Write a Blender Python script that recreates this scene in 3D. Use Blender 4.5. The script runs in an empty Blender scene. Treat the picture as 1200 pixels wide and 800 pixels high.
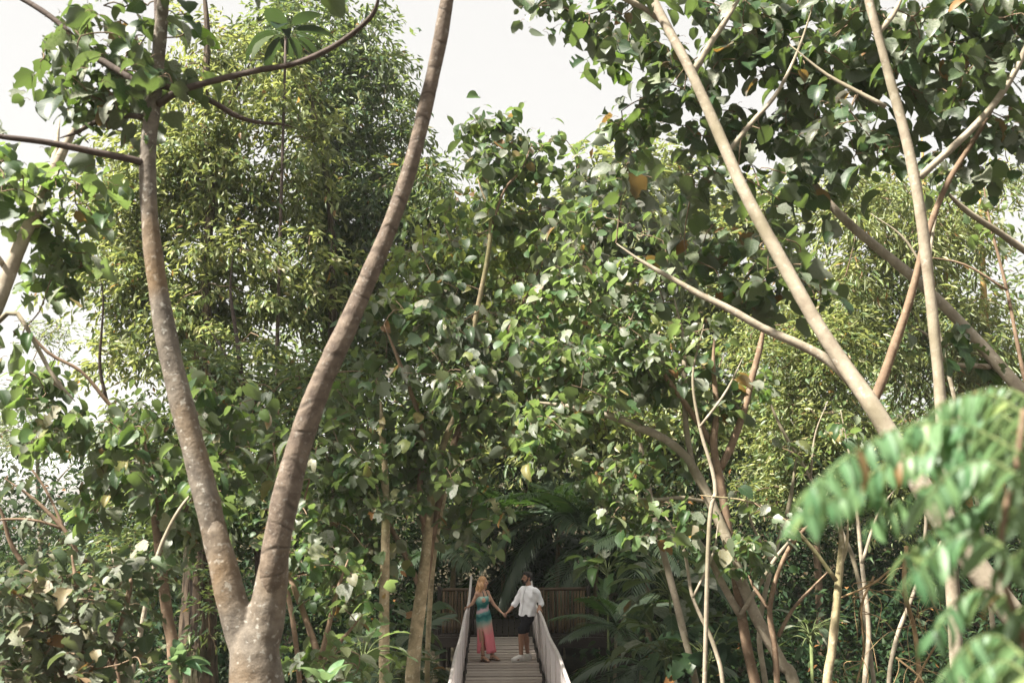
import bpy, bmesh, math, random
import numpy as np
from mathutils import Vector, Matrix

R = math.radians
scene = bpy.context.scene
COL = scene.collection
rng = np.random.default_rng(11)
rnd = random.Random(5)

# ------------------------------------------------------------------ camera
PITCH = R(6.75)
FPX = 1200 * 35.0 / 36.0
CAM = np.array((0.0, 0.0, 4.0))
cd = bpy.data.cameras.new('camera')
cam = bpy.data.objects.new('camera', cd)
COL.objects.link(cam)
cd.lens = 35.0; cd.sensor_width = 36.0
cd.clip_start = 0.05; cd.clip_end = 6000
cam.location = CAM
cam.rotation_euler = (R(90) + PITCH, 0, 0)
cd.dof.use_dof = True
cd.dof.focus_distance = 20.6
cd.dof.aperture_fstop = 2.4
scene.camera = cam

# ------------------------------------------------------------------ sky and sun
SUN_EL, SUN_AZ = R(55), R(-116)         # azimuth from +Y towards +X (negative: to the left)
w = bpy.data.worlds.new('World'); scene.world = w; w.use_nodes = True
nt = w.node_tree; nt.nodes.clear()
sky = nt.nodes.new('ShaderNodeTexSky'); sky.sky_type = 'NISHITA'; sky.sun_disc = False
sky.sun_elevation = SUN_EL; sky.sun_rotation = SUN_AZ
sky.air_density = 1.0; sky.dust_density = 3.0; sky.ozone_density = 1.0
hs = nt.nodes.new('ShaderNodeHueSaturation'); hs.inputs['Saturation'].default_value = 0.35
mx = nt.nodes.new('ShaderNodeMix'); mx.data_type = 'RGBA'; mx.inputs['Factor'].default_value = 0.85
mx.inputs['B'].default_value = (4.1, 4.0, 3.8, 1)    # thin bright overcast veil
bg = nt.nodes.new('ShaderNodeBackground'); bg.inputs['Strength'].default_value = 0.05
ou = nt.nodes.new('ShaderNodeOutputWorld')
nt.links.new(sky.outputs['Color'], hs.inputs['Color'])
nt.links.new(hs.outputs['Color'], mx.inputs['A'])
nt.links.new(mx.outputs['Result'], bg.inputs['Color'])
nt.links.new(bg.outputs['Background'], ou.inputs['Surface'])
sl = bpy.data.lights.new('sun', 'SUN'); sl.energy = 5.0; sl.angle = R(3.0); sl.color = (1.0, 0.95, 0.86)
so = bpy.data.objects.new('sun', sl); COL.objects.link(so)
sd = Vector((math.sin(SUN_AZ) * math.cos(SUN_EL), math.cos(SUN_AZ) * math.cos(SUN_EL), math.sin(SUN_EL)))
so.rotation_euler = sd.to_track_quat('Z', 'Y').to_euler()
so.location = (-30, 20, 60)
vs = scene.view_settings
vs.view_transform = 'Standard'; vs.look = 'None'; vs.exposure = 2.25; vs.gamma = 1.0; vs.use_curve_mapping = False
scene.render.engine = 'CYCLES'
scene.cycles.use_denoising = True
scene.cycles.max_bounces = 10; scene.cycles.diffuse_bounces = 6; scene.cycles.glossy_bounces = 2
scene.cycles.transmission_bounces = 4; scene.cycles.volume_bounces = 0

# ------------------------------------------------------------------ helpers
def at(px, py, Y):
    """world point seen at photo pixel (px, py) on the plane y = Y (used to measure where things stand)"""
    x, v = (px - 600) / FPX, (400 - py) / FPX
    d = np.array((x, math.cos(PITCH) - v * math.sin(PITCH), math.sin(PITCH) + v * math.cos(PITCH)))
    return CAM + d * (Y / d[1])

def tag(o, label=None, cat=None, group=None, kind=None):
    if label: o['label'] = label
    if cat: o['category'] = cat
    if group: o['group'] = group
    if kind: o['kind'] = kind
    return o

def thing(name, loc, label, cat, group=None):
    o = bpy.data.objects.new(name, None); COL.objects.link(o)
    o.empty_display_size = 0.2
    o.location = [float(v) for v in loc]
    return tag(o, label, cat, group)

class MB:
    """collects vertices, faces and uvs for one mesh"""
    def __init__(s): s.v = []; s.f = []; s.uv = []; s.n = 0
    def add(s, verts, faces, uvs=None):
        verts = np.asarray(verts, float); k = s.n
        s.v.append(verts); s.n += len(verts)
        for f in faces: s.f.append([i + k for i in f])
        s.uv.append(np.zeros((len(verts), 2)) if uvs is None else np.asarray(uvs, float))
    def mesh(s, name, mat, base=(0, 0, 0), smooth=True):
        V = np.concatenate(s.v) - np.asarray(base, float)
        U = np.concatenate(s.uv)
        lens = np.array([len(f) for f in s.f]); flat = np.fromiter((i for f in s.f for i in f), int)
        return raw_mesh(name, V, flat, lens, U[flat], mat, smooth)
    def build(s, name, mat, parent=None, base=(0, 0, 0), smooth=True, kind=None):
        if parent is not None: base = parent_base(parent)
        return link(name, s.mesh(name, mat, base, smooth), parent, base if parent is None else (0, 0, 0), kind)

def parent_base(p):
    b = np.zeros(3)
    while p is not None:
        b = b + np.array(p.location); p = p.parent
    return b

def raw_mesh(name, V, flat, lens, UVl, mat, smooth=True):
    me = bpy.data.meshes.new(name)
    me.vertices.add(len(V)); me.vertices.foreach_set('co', np.ascontiguousarray(V, np.float32).ravel())
    me.loops.add(len(flat)); me.loops.foreach_set('vertex_index', np.ascontiguousarray(flat, np.int32))
    me.polygons.add(len(lens))
    st = np.concatenate(([0], np.cumsum(lens)[:-1])).astype(np.int32)
    me.polygons.foreach_set('loop_start', st)
    if UVl is not None:
        l = me.uv_layers.new(name='UVMap'); l.data.foreach_set('uv', np.ascontiguousarray(UVl, np.float32).ravel())
    me.update(calc_edges=True)
    me.polygons.foreach_set('use_smooth', np.full(len(lens), smooth))
    me.materials.append(mat)
    return me

def link(name, me, parent=None, loc=(0, 0, 0), kind=None):
    o = bpy.data.objects.new(name, me); COL.objects.link(o)
    o.location = [float(v) for v in loc]
    if parent is not None: o.parent = parent
    if kind: o['kind'] = kind
    return o

def catmull(P, n):
    P = np.asarray(P, float)
    if len(P) == 2:
        t = np.linspace(0, 1, n)[:, None]; return P[0] * (1 - t) + P[1] * t
    Q = np.vstack((2 * P[0] - P[1], P, 2 * P[-1] - P[-2]))
    out = []
    m = len(P) - 1
    for t in np.linspace(0, m - 1e-9, n):
        i = int(t); u = t - i
        a, b, c, d = Q[i], Q[i + 1], Q[i + 2], Q[i + 3]
        out.append(0.5 * (2 * b + (c - a) * u + (2 * a - 5 * b + 4 * c - d) * u * u + (3 * b - a - 3 * c + d) * u ** 3))
    return np.array(out)

def frame_along(P):
    T = np.gradient(P, axis=0); T /= np.linalg.norm(T, axis=1)[:, None] + 1e-12
    ref = np.array((0.0, 0, 1)) if abs(T[0][2]) < 0.8 else np.array((1.0, 0, 0))
    n = np.cross(T[0], ref); n /= np.linalg.norm(n)
    Ns = []
    for t in T:
        n = n - t * n.dot(t); n /= np.linalg.norm(n) + 1e-12
        Ns.append(n.copy())
    Ns = np.array(Ns)
    return T, Ns, np.cross(T, Ns)

def tube(mb, pts, radii, sides=10, n=None, lump=0.0, ring=0.0, cap=True, resample=True):
    """a tapered limb along pts; lump = uneven girth, ring = swollen leaf-scar rings"""
    pts = np.asarray(pts, float); radii = np.asarray(radii, float)
    if n is None: n = max(2, 4 * (len(pts) - 1) + 1)
    P = catmull(pts, n) if resample else pts
    rr = np.interp(np.linspace(0, 1, len(P)), np.linspace(0, 1, len(radii)), radii)
    T, N, B = frame_along(P)
    L = np.concatenate(([0], np.cumsum(np.linalg.norm(np.diff(P, axis=0), axis=1))))
    a = np.linspace(0, 2 * np.pi, sides, endpoint=False)
    rad = rr[:, None] * np.ones(sides)[None]
    if lump:
        ph = rng.uniform(0, 6, 4)
        rad = rad * (1 + lump * (np.sin(2 * a[None] + L[:, None] * 2.1 + ph[0]) * .5 + np.sin(3 * a[None] - L[:, None] * 3.7 + ph[1]) * .4
                                 + .6 * np.sin(L[:, None] * 5.3 / max(rr[0] * 8, .3) + ph[2])) + lump * .3 * rng.standard_normal((len(P), sides)))
    if ring:
        rad = rad * (1 + ring * (np.sin(L * np.pi / 0.24 + 1.4 * np.sin(L * 2.3))[:, None] ** 24) * (1 + .6 * np.sin(a[None] * 2 + L[:, None] * 5)))
    V = P[:, None] + rad[..., None] * (np.cos(a)[None, :, None] * N[:, None] + np.sin(a)[None, :, None] * B[:, None])
    U = np.stack((np.broadcast_to(a / (2 * np.pi), (len(P), sides)), np.broadcast_to(L[:, None], (len(P), sides))), -1)
    V = V.reshape(-1, 3); U = U.reshape(-1, 2)
    F = []
    for i in range(len(P) - 1):
        for j in range(sides):
            k = (j + 1) % sides
            F.append((i * sides + j, i * sides + k, (i + 1) * sides + k, (i + 1) * sides + j))
    if cap:
        F.append(tuple(range(sides))[::-1]); F.append(tuple((len(P) - 1) * sides + j for j in range(sides)))
    mb.add(V, F, U)
    return P, rr

def box(mb, c, s, rot=None, uvs=1.0):
    c = np.asarray(c, float); h = np.asarray(s, float) / 2
    V = np.array([(x, y, z) for x in (-1, 1) for y in (-1, 1) for z in (-1, 1)]) * h
    if rot is not None: V = V @ np.array(rot).T
    F = [(0, 1, 3, 2), (4, 6, 7, 5), (0, 4, 5, 1), (2, 3, 7, 6), (0, 2, 6, 4), (1, 5, 7, 3)]
    mb.add(V + c, F, V[:, :2])

# ------------------------------------------------------------------ materials
def newmat(name):
    m = bpy.data.materials.new(name); m.use_nodes = True
    nt = m.node_tree; nt.nodes.clear()
    out = nt.nodes.new('ShaderNodeOutputMaterial')
    return m, nt, out

def N(nt, typ, **kw):
    n = nt.nodes.new(typ)
    for k, v in kw.items():
        if k in n.inputs: n.inputs[k].default_value = v
        else: setattr(n, k, v)
    return n

def math_n(nt, op, a, b=None):
    n = nt.nodes.new('ShaderNodeMath'); n.operation = op
    for i, v in enumerate((a, b)):
        if v is None: continue
        if isinstance(v, (int, float)): n.inputs[i].default_value = v
        else: nt.links.new(v, n.inputs[i])
    return n.outputs[0]

def mixc(nt, f, a, b, blend='MIX'):
    n = nt.nodes.new('ShaderNodeMix'); n.data_type = 'RGBA'; n.blend_type = blend
    for k, v in (('Factor', f), ('A', a), ('B', b)):
        if isinstance(v, (int, float)): n.inputs[k].default_value = v
        elif isinstance(v, tuple): n.inputs[k].default_value = (*v[:3], 1)
        else: nt.links.new(v, n.inputs[k])
    return n.outputs['Result']

def ramp(nt, f, stops, interp='LINEAR'):
    n = nt.nodes.new('ShaderNodeValToRGB'); cr = n.color_ramp; cr.interpolation = interp
    while len(cr.elements) < len(stops): cr.elements.new(0.5)
    for e, (p, c) in zip(cr.elements, stops):
        e.position = p; e.color = (*c[:3], 1) if not isinstance(c, (int, float)) else (c, c, c, 1)
    nt.links.new(f, n.inputs[0]); return n.outputs[0]

def leaf_mat(name, cols, back, trans, tfac=0.38, rough=0.42, veins=0.25, dust=0.0, spec=0.4):
    """cols: ramp stops for leaf to leaf colour; dust: pale dust in patches on the upper side"""
    m, nt, out = newmat(name)
    geo = nt.nodes.new('ShaderNodeNewGeometry'); oi = nt.nodes.new('ShaderNodeObjectInfo')
    r = math_n(nt, 'FRACT', math_n(nt, 'ADD', geo.outputs['Random Per Island'], oi.outputs['Random']))
    base = ramp(nt, r, cols)
    uv = nt.nodes.new('ShaderNodeUVMap'); sx = nt.nodes.new('ShaderNodeSeparateXYZ'); nt.links.new(uv.outputs[0], sx.inputs[0])
    if veins:
        ax = math_n(nt, 'ABSOLUTE', math_n(nt, 'SUBTRACT', sx.outputs[0], 0.5))
        side = math_n(nt, 'SINE', math_n(nt, 'MULTIPLY', math_n(nt, 'SUBTRACT', sx.outputs[1], math_n(nt, 'MULTIPLY', ax, 0.7)), 48.0))
        side = math_n(nt, 'GREATER_THAN', side, 0.86)
        mid = math_n(nt, 'LESS_THAN', ax, 0.025)
        vv = math_n(nt, 'MAXIMUM', side, mid)
        base = mixc(nt, math_n(nt, 'MULTIPLY', vv, veins), base, (0.13, 0.17, 0.07))
    tc = nt.nodes.new('ShaderNodeTexCoord')
    no = N(nt, 'ShaderNodeTexNoise', Scale=9.0, Detail=3.0); nt.links.new(tc.outputs['Object'], no.inputs['Vector'])
    base = mixc(nt, 0.5, base, ramp(nt, no.outputs[0], [(0.3, 0.55), (0.7, 1.25)]), 'MULTIPLY')
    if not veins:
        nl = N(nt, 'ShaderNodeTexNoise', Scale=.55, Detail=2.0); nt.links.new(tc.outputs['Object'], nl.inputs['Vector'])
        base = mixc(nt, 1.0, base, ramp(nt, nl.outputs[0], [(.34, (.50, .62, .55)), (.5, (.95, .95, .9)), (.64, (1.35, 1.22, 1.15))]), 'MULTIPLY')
    # a share of leaves is browning
    r2 = math_n(nt, 'FRACT', math_n(nt, 'MULTIPLY', r, 37.7))
    brown = math_n(nt, 'GREATER_THAN', r2, 0.985)
    base = mixc(nt, math_n(nt, 'MULTIPLY', brown, 0.8), base, (0.22, 0.10, 0.035))
    if dust:
        r3 = math_n(nt, 'FRACT', math_n(nt, 'MULTIPLY', r, 91.3))
        d = math_n(nt, 'MULTIPLY', math_n(nt, 'MULTIPLY', ramp(nt, no.outputs[0], [(0.30, 0.25), (0.6, 1.0)]), ramp(nt, r3, [(.45, 0.0), (.95, 2.6)])), dust)
        base = mixc(nt, d, base, (0.25, 0.25, 0.20))
    base = mixc(nt, math_n(nt, 'MULTIPLY', geo.outputs['Backfacing'], 0.75), base, back)
    p = nt.nodes.new('ShaderNodeBsdfPrincipled'); nt.links.new(base, p.inputs['Base Color'])
    p.inputs['Roughness'].default_value = rough; p.inputs['Specular IOR Level'].default_value = spec
    tr = nt.nodes.new('ShaderNodeBsdfTranslucent')
    tcol = mixc(nt, 0.55, base, trans); tcol = mixc(nt, math_n(nt, 'MULTIPLY', brown, 0.7), tcol, (0.35, 0.16, 0.04))
    nt.links.new(tcol, tr.inputs['Color'])
    ms = nt.nodes.new('ShaderNodeMixShader'); ms.inputs[0].default_value = tfac
    nt.links.new(p.outputs[0], ms.inputs[1]); nt.links.new(tr.outputs[0], ms.inputs[2])
    nt.links.new(ms.outputs[0], out.inputs['Surface'])
    return m

def bark_mat(name, c1, c2, spot=None, spot_amt=0.0, moss=None, moss_amt=0.0, rings=0.0, scale=6.0, rough=0.85, bump=0.5, furrow=0.0):
    m, nt, out = newmat(name)
    tc = nt.nodes.new('ShaderNodeTexCoord'); O = tc.outputs['Object']
    n1 = N(nt, 'ShaderNodeTexNoise', Scale=scale, Detail=6.0, Roughness=0.65); nt.links.new(O, n1.inputs['Vector'])
    col = ramp(nt, n1.outputs[0], [(0.3, c2), (0.68, c1)])
    h = n1.outputs[0]
    if furrow:
        uv = nt.nodes.new('ShaderNodeUVMap'); mp = nt.nodes.new('ShaderNodeMapping'); mp.inputs['Scale'].default_value = (14, 1.3, 1)
        nt.links.new(uv.outputs[0], mp.inputs[0])
        nf = N(nt, 'ShaderNodeTexNoise', Scale=1.6, Detail=4.0); nt.links.new(mp.outputs[0], nf.inputs['Vector'])
        f = ramp(nt, nf.outputs[0], [(0.38, 0.0), (0.55, 1.0)])
        col = mixc(nt, math_n(nt, 'MULTIPLY', math_n(nt, 'SUBTRACT', 1.0, f), furrow), col, tuple(v * .25 for v in c2))
        h = math_n(nt, 'ADD', h, f)
    if rings:
        uv = nt.nodes.new('ShaderNodeUVMap'); sx = nt.nodes.new('ShaderNodeSeparateXYZ'); nt.links.new(uv.outputs[0], sx.inputs[0])
        n3 = N(nt, 'ShaderNodeTexNoise', Scale=1.8, Detail=2.0); nt.links.new(O, n3.inputs['Vector'])
        ph = math_n(nt, 'ADD', math_n(nt, 'MULTIPLY', sx.outputs[1], math.pi / 0.21), math_n(nt, 'MULTIPLY', n3.outputs[0], 9.0))
        rg = math_n(nt, 'MULTIPLY', math_n(nt, 'POWER', math_n(nt, 'ABSOLUTE', math_n(nt, 'SINE', ph)), 40.0), ramp(nt, n1.outputs[0], [(.42, .15), (.6, 1.0)]))
        col = mixc(nt, math_n(nt, 'MULTIPLY', rg, rings), col, tuple(v * .35 for v in c2))
        h = math_n(nt, 'SUBTRACT', h, math_n(nt, 'MULTIPLY', rg, .4))
    if spot:
        n2 = N(nt, 'ShaderNodeTexNoise', Scale=scale * 2.6, Detail=3.0); nt.links.new(O, n2.inputs['Vector'])
        col = mixc(nt, math_n(nt, 'MULTIPLY', ramp(nt, n2.outputs[0], [(0.60, 0.0), (0.67, 1.0)]), spot_amt), col, spot)
    if moss:
        n4 = N(nt, 'ShaderNodeTexNoise', Scale=1.1, Detail=4.0); nt.links.new(O, n4.inputs['Vector'])
        col = mixc(nt, math_n(nt, 'MULTIPLY', ramp(nt, n4.outputs[0], [(0.50, 0.0), (0.64, 1.0)]), moss_amt), col, moss)
    p = nt.nodes.new('ShaderNodeBsdfPrincipled'); nt.links.new(col, p.inputs['Base Color'])
    p.inputs['Roughness'].default_value = rough; p.inputs['Specular IOR Level'].default_value = 0.25
    b = N(nt, 'ShaderNodeBump', Strength=bump, Distance=0.02); nt.links.new(h, b.inputs['Height']); nt.links.new(b.outputs[0], p.inputs['Normal'])
    nt.links.new(p.outputs[0], out.inputs['Surface'])
    return m

def plain_mat(name, col, rough=0.7, var=0.25, scale=12.0, spec=0.3, bump=0.0, per_object=0.0, stretch=(1, 1, 1), metallic=0.0):
    m, nt, out = newmat(name)
    tc = nt.nodes.new('ShaderNodeTexCoord'); mp = nt.nodes.new('ShaderNodeMapping'); mp.inputs['Scale'].default_value = stretch
    nt.links.new(tc.outputs['Object'], mp.inputs[0])
    n1 = N(nt, 'ShaderNodeTexNoise', Scale=scale, Detail=5.0, Roughness=0.6); nt.links.new(mp.outputs[0], n1.inputs['Vector'])
    c = mixc(nt, 1.0, tuple(col), ramp(nt, n1.outputs[0], [(0.25, 1 - var), (0.75, 1 + var)]), 'MULTIPLY')
    if per_object:
        oi = nt.nodes.new('ShaderNodeObjectInfo')
        c = mixc(nt, 1.0, c, ramp(nt, oi.outputs['Random'], [(0.0, 1 - per_object), (1.0, 1 + per_object)]), 'MULTIPLY')
    p = nt.nodes.new('ShaderNodeBsdfPrincipled'); nt.links.new(c, p.inputs['Base Color'])
    p.inputs['Roughness'].default_value = rough; p.inputs['Specular IOR Level'].default_value = spec; p.inputs['Metallic'].default_value = metallic
    if bump:
        b = N(nt, 'ShaderNodeBump', Strength=bump, Distance=0.01); nt.links.new(n1.outputs[0], b.inputs['Height']); nt.links.new(b.outputs[0], p.inputs['Normal'])
    nt.links.new(p.outputs[0], out.inputs['Surface'])
    return m

M = {}
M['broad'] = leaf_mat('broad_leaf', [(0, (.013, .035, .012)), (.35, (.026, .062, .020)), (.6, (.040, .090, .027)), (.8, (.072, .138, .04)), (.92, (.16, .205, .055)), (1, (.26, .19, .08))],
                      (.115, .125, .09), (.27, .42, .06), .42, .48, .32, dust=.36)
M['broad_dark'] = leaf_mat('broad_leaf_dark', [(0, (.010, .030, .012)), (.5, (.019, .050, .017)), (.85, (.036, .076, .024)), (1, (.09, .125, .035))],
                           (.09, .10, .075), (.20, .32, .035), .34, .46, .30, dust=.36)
M['dusty'] = leaf_mat('dusty_leaf', [(0, (.03, .055, .022)), (.5, (.05, .078, .034)), (.85, (.085, .105, .05)), (1, (.18, .13, .07))],
                      (.12, .125, .09), (.18, .25, .05), .30, .55, .25, dust=.34)
M['fine_yellow'] = leaf_mat('fine_leaf_yellow', [(0, (.04, .078, .026)), (.35, (.09, .145, .05)), (.7, (.165, .22, .08)), (.92, (.28, .31, .14)), (1, (.44, .42, .28))],
                            (.17, .185, .08), (.42, .46, .10), .42, .42, 0)  # pale stops imitate haze over the far crowns
M['fine_green'] = leaf_mat('fine_leaf_green', [(0, (.022, .055, .024)), (.5, (.05, .10, .04)), (.85, (.10, .155, .06)), (1, (.24, .27, .13))],
                           (.11, .13, .075), (.30, .38, .07), .40, .40, 0)
M['silver'] = leaf_mat('silver_leaf', [(0, (.03, .055, .028)), (.5, (.055, .085, .045)), (.85, (.10, .13, .07)), (1, (.2, .19, .1))],
                      (.16, .165, .14), (.24, .33, .07), .34, .40, .25, dust=.5)
M['bright'] = leaf_mat('bright_leaf', [(0, (.034, .085, .026)), (.5, (.075, .15, .042)), (.85, (.155, .24, .065)), (1, (.33, .31, .12))],
                      (.19, .22, .09), (.48, .56, .09), .48, .40, .2, dust=.12)
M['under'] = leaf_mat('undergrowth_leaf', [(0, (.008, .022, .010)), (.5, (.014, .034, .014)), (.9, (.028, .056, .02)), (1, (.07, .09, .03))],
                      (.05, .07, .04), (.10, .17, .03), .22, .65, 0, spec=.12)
M['palm'] = leaf_mat('palm_leaflet', [(0, (.02, .045, .02)), (.6, (.035, .07, .03)), (.92, (.06, .11, .035)), (1, (.16, .15, .05))],
                     (.07, .10, .06), (.14, .28, .03), .28, .38, 0)
M['near'] = leaf_mat('near_leaflet', [(0, (.06, .15, .065)), (.5, (.10, .20, .09)), (.93, (.15, .25, .10)), (1, (.22, .28, .10))],
                     (.15, .19, .13), (.24, .38, .11), .42, .45, .15, dust=.06)
M['feather'] = leaf_mat('feathery_leaf', [(0, (.08, .12, .05)), (.6, (.13, .18, .075)), (1, (.2, .23, .11))], (.15, .18, .1), (.35, .42, .14), .42, .5, 0)
M['bark_v'] = bark_mat('brown_ringed_bark', (.17, .132, .10), (.068, .05, .039), spot=(.28, .26, .225), spot_amt=.4, moss=(.10, .07, .038), moss_amt=.6, rings=.7, scale=11.0, bump=.9)
M['bark_lichen'] = bark_mat('lichen_bark', (.18, .152, .12), (.066, .054, .043), spot=(.38, .365, .32), spot_amt=.6, moss=(.16, .09, .03), moss_amt=.5, scale=9.0, bump=.9)
M['bark_dark'] = bark_mat('dark_limb_bark', (.085, .062, .05), (.04, .03, .025), rings=.2, scale=8.0)
M['bark_tan'] = bark_mat('tan_smooth_bark', (.33, .285, .215), (.18, .145, .105), spot=(.42, .385, .32), spot_amt=.5, moss=(.15, .13, .08), moss_amt=.7, rings=0, scale=6.0, bump=.5)
M['bark_red'] = bark_mat('red_brown_bark', (.22, .15, .098), (.11, .072, .046), spot=(.33, .27, .19), spot_amt=.4, rings=0, scale=7.0)
M['bark_mottled'] = bark_mat('mottled_pale_bark', (.40, .32, .20), (.13, .105, .06), moss=(.12, .13, .04), moss_amt=.5, spot=(.5, .45, .34), spot_amt=.5, scale=6.0)
M['bark_furrow'] = bark_mat('furrowed_vine_bark', (.17, .125, .085), (.07, .05, .035), moss=(.05, .07, .025), moss_amt=.6, furrow=.9, scale=5.0, bump=1.0)
M['twig'] = bark_mat('twig_bark', (.19, .135, .085), (.09, .062, .04), scale=12.0, bump=.1)
M['twig_green'] = bark_mat('green_stalk', (.13, .16, .06), (.07, .09, .035), scale=12.0, bump=.1)
M['bamboo'] = bark_mat('bamboo_pole_skin', (.42, .28, .10), (.26, .16, .05), rings=.5, scale=5.0, bump=.2)

# ------------------------------------------------------------------ leaf shapes
def leaf_shape(rows, cols, width, cup=0.12, droop=0.25, heart=0.55, wavy=0.0, seed=0, bites=0):
    """unit-length leaf along +y, face up +z; returns verts, faces, uvs"""
    r = np.random.default_rng(seed)
    V, U, F = [], [], []
    ts = np.linspace(0, 1, rows)
    for i, t in enumerate(ts):
        u_ = t ** heart; wd = width * 0.5 * (max(0.0, 1 - (2 * u_ - 1) ** 2) ** .5 * (1 - .45 * t ** 5) if 0 < t < 1 else 0.0)
        if i == 0: wd = width * 0.10
        if i == rows - 1: wd = width * 0.02
        for j in range(cols):
            s = -1 + 2 * j / (cols - 1)
            e = 1 + (wavy * r.standard_normal() if abs(s) == 1 else 0)
            x = s * wd * e
            z = cup * abs(s) ** 1.3 * wd * 2 - droop * t * t + (wavy * .25 * wd * math.sin(9 * t + 3 * s + seed))
            y = t - 0.10 * abs(s) * (1 - t) * (1 if i < rows // 2 else 0) - droop * .35 * t ** 3
            V.append((x, y, z)); U.append((0.5 + 0.5 * s * (wd / (width * .5)), t))
    for i in range(rows - 1):
        for j in range(cols - 1):
            F.append((i * cols + j, i * cols + j + 1, (i + 1) * cols + j + 1, (i + 1) * cols + j))
    outer = [k for k in range(len(F)) if (k % (cols - 1)) in (0, cols - 2) and 1 < k // (cols - 1) < rows - 2]
    for k in sorted(r.choice(outer, min(bites, len(outer)), replace=False), reverse=True) if bites else ():
        del F[k]
    return np.array(V), F, np.array(U)

BROAD0 = [leaf_shape(8, 5, w_, c_, d_, h_, .10, s_, b_) for s_, (w_, c_, d_, h_, b_) in enumerate(
    [(.80, .14, .22, .74, 0), (.70, .20, .36, .78, 1), (.86, .10, .16, .70, 3), (.62, .26, .48, .82, 2), (.76, .05, .12, .72, 2), (.64, .32, .34, .80, 0), (.72, -.10, .42, .76, 3), (.56, .40, .55, .84, 0), (.60, .10, .62, .86, 4), (.82, .30, .20, .72, 4), (.50, .15, .30, .90, 2)])]
BROAD1 = [leaf_shape(6, 3, w_, c_, d_, .74, .05, s_) for s_, (w_, c_, d_) in enumerate([(.76, .15, .25), (.66, .22, .35), (.82, .1, .15)])]
ELL1 = [leaf_shape(4, 3, w_, c_, d_, .95, .0, s_) for s_, (w_, c_, d_) in enumerate([(.40, .15, .25), (.32, .2, .35)])]
OVAL1 = [leaf_shape(5, 3, w_, c_, d_, .85, .04, s_) for s_, (w_, c_, d_) in enumerate([(.52, .15, .3), (.44, .25, .45), (.60, .05, .2)])]
SLIM0 = [leaf_shape(7, 3, w_, c_, d_, .9, .03, s_) for s_, (w_, c_, d_) in enumerate([(.28, .15, .3), (.24, .2, .45), (.31, .12, .2)])]
LANCE0 = [leaf_shape(7, 3, w_, c_, d_, .9, .03, s_) for s_, (w_, c_, d_) in enumerate([(.36, .15, .3), (.30, .2, .45), (.40, .12, .2)])]
def diamond(w, z=.08, droop=.15):
    return (np.array([(0, 0, 0), (w / 2, .45, z), (0, 1, -droop), (-w / 2, .45, z)]), [(0, 1, 2), (0, 2, 3)], np.array([(.5, 0), (1, .45), (.5, 1), (0, .45)]))
DIA = [diamond(.40), diamond(.30, .05, .25)]
DIA_THIN = [diamond(.24), diamond(.18, .03, .3)]

def orient(D, up_w=1.0, jitter=0.5, flip=0.0):
    """rotation matrices (N,3,3) whose y axis is D and whose z axis leans up"""
    n = len(D); D = D / np.linalg.norm(D, axis=1)[:, None]
    hint = np.tile(np.array((0, 0, up_w)), (n, 1)) + jitter * rng.standard_normal((n, 3))
    if flip: hint[rng.random(n) < flip] *= -1
    X = np.cross(D, hint); X /= np.linalg.norm(X, axis=1)[:, None] + 1e-9
    Z = np.cross(X, D)
    return np.stack((X, D, Z), -1)

def scatter(name, shapes, P, Rm, S, mat, parent=None, kind='stuff', base=None):
    """one mesh holding many small leaves"""
    Vs, Fl, Ls, Us = [], [], [], []
    pick = rng.integers(0, len(shapes), len(P)); off = 0
    b = parent_base(parent) if parent is not None else (np.zeros(3) if base is None else np.asarray(base))
    for k, (V, F, U) in enumerate(shapes):
        I = np.nonzero(pick == k)[0]
        if not len(I): continue
        W = np.einsum('nij,vj->nvi', Rm[I], V) * S[I][:, None, None] + P[I][:, None] - b
        fl = np.array([i for f in F for i in f]); ln = np.array([len(f) for f in F])
        Vs.append(W.reshape(-1, 3))
        Fl.append((fl[None] + (np.arange(len(I)) * len(V))[:, None] + off).ravel())
        Ls.append(np.tile(ln, len(I))); Us.append(np.tile(U[fl], (len(I), 1)))
        off += len(I) * len(V)
    me = raw_mesh(name, np.concatenate(Vs), np.concatenate(Fl), np.concatenate(Ls), np.concatenate(Us), mat)
    o = link(name, me, parent, (0, 0, 0) if parent is not None else b)
    if kind: o['kind'] = kind
    return o

_leafmesh = {}
def leaf_meshes(key, shapes, mat):
    k = (key, mat.name)
    if k not in _leafmesh:
        out = []
        for V, F, U in shapes:
            flat = np.array([i for f in F for i in f]); out.append(raw_mesh('leaf', V, flat, np.array([len(f) for f in F]), U[flat], mat))
        _leafmesh[k] = out
    return _leafmesh[k]

def leaf_objects(P, Rm, S, meshes, parent, name='leaf'):
    b = parent_base(parent)
    for p, r, s in zip(P, Rm, S):
        o = bpy.data.objects.new(name, meshes[rng.integers(len(meshes))]); COL.objects.link(o)
        o.parent = parent
        m = np.eye(4); m[:3, :3] = r * s; m[:3, 3] = p - b
        o.matrix_local = Matrix(m.tolist())

# ------------------------------------------------------------------ crowns
def blob_points(blobs):
    """blobs: (px, py, rx, ry, Y, dY, n) measured on the photograph -> points spread through each clump"""
    out = []
    for (px, py, rx, ry, Y, dY, n) in blobs:
        d = rng.standard_normal((n, 3)); d /= np.linalg.norm(d, axis=1)[:, None]
        d *= (rng.random(n) ** .5 * np.where(rng.random(n) < .14, 1.35, 1.0))[:, None]
        for a, b_, c in d:
            out.append(at(px + a * rx, py + b_ * ry, max(1.0, Y + c * dY)))
    return np.array(out)

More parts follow.
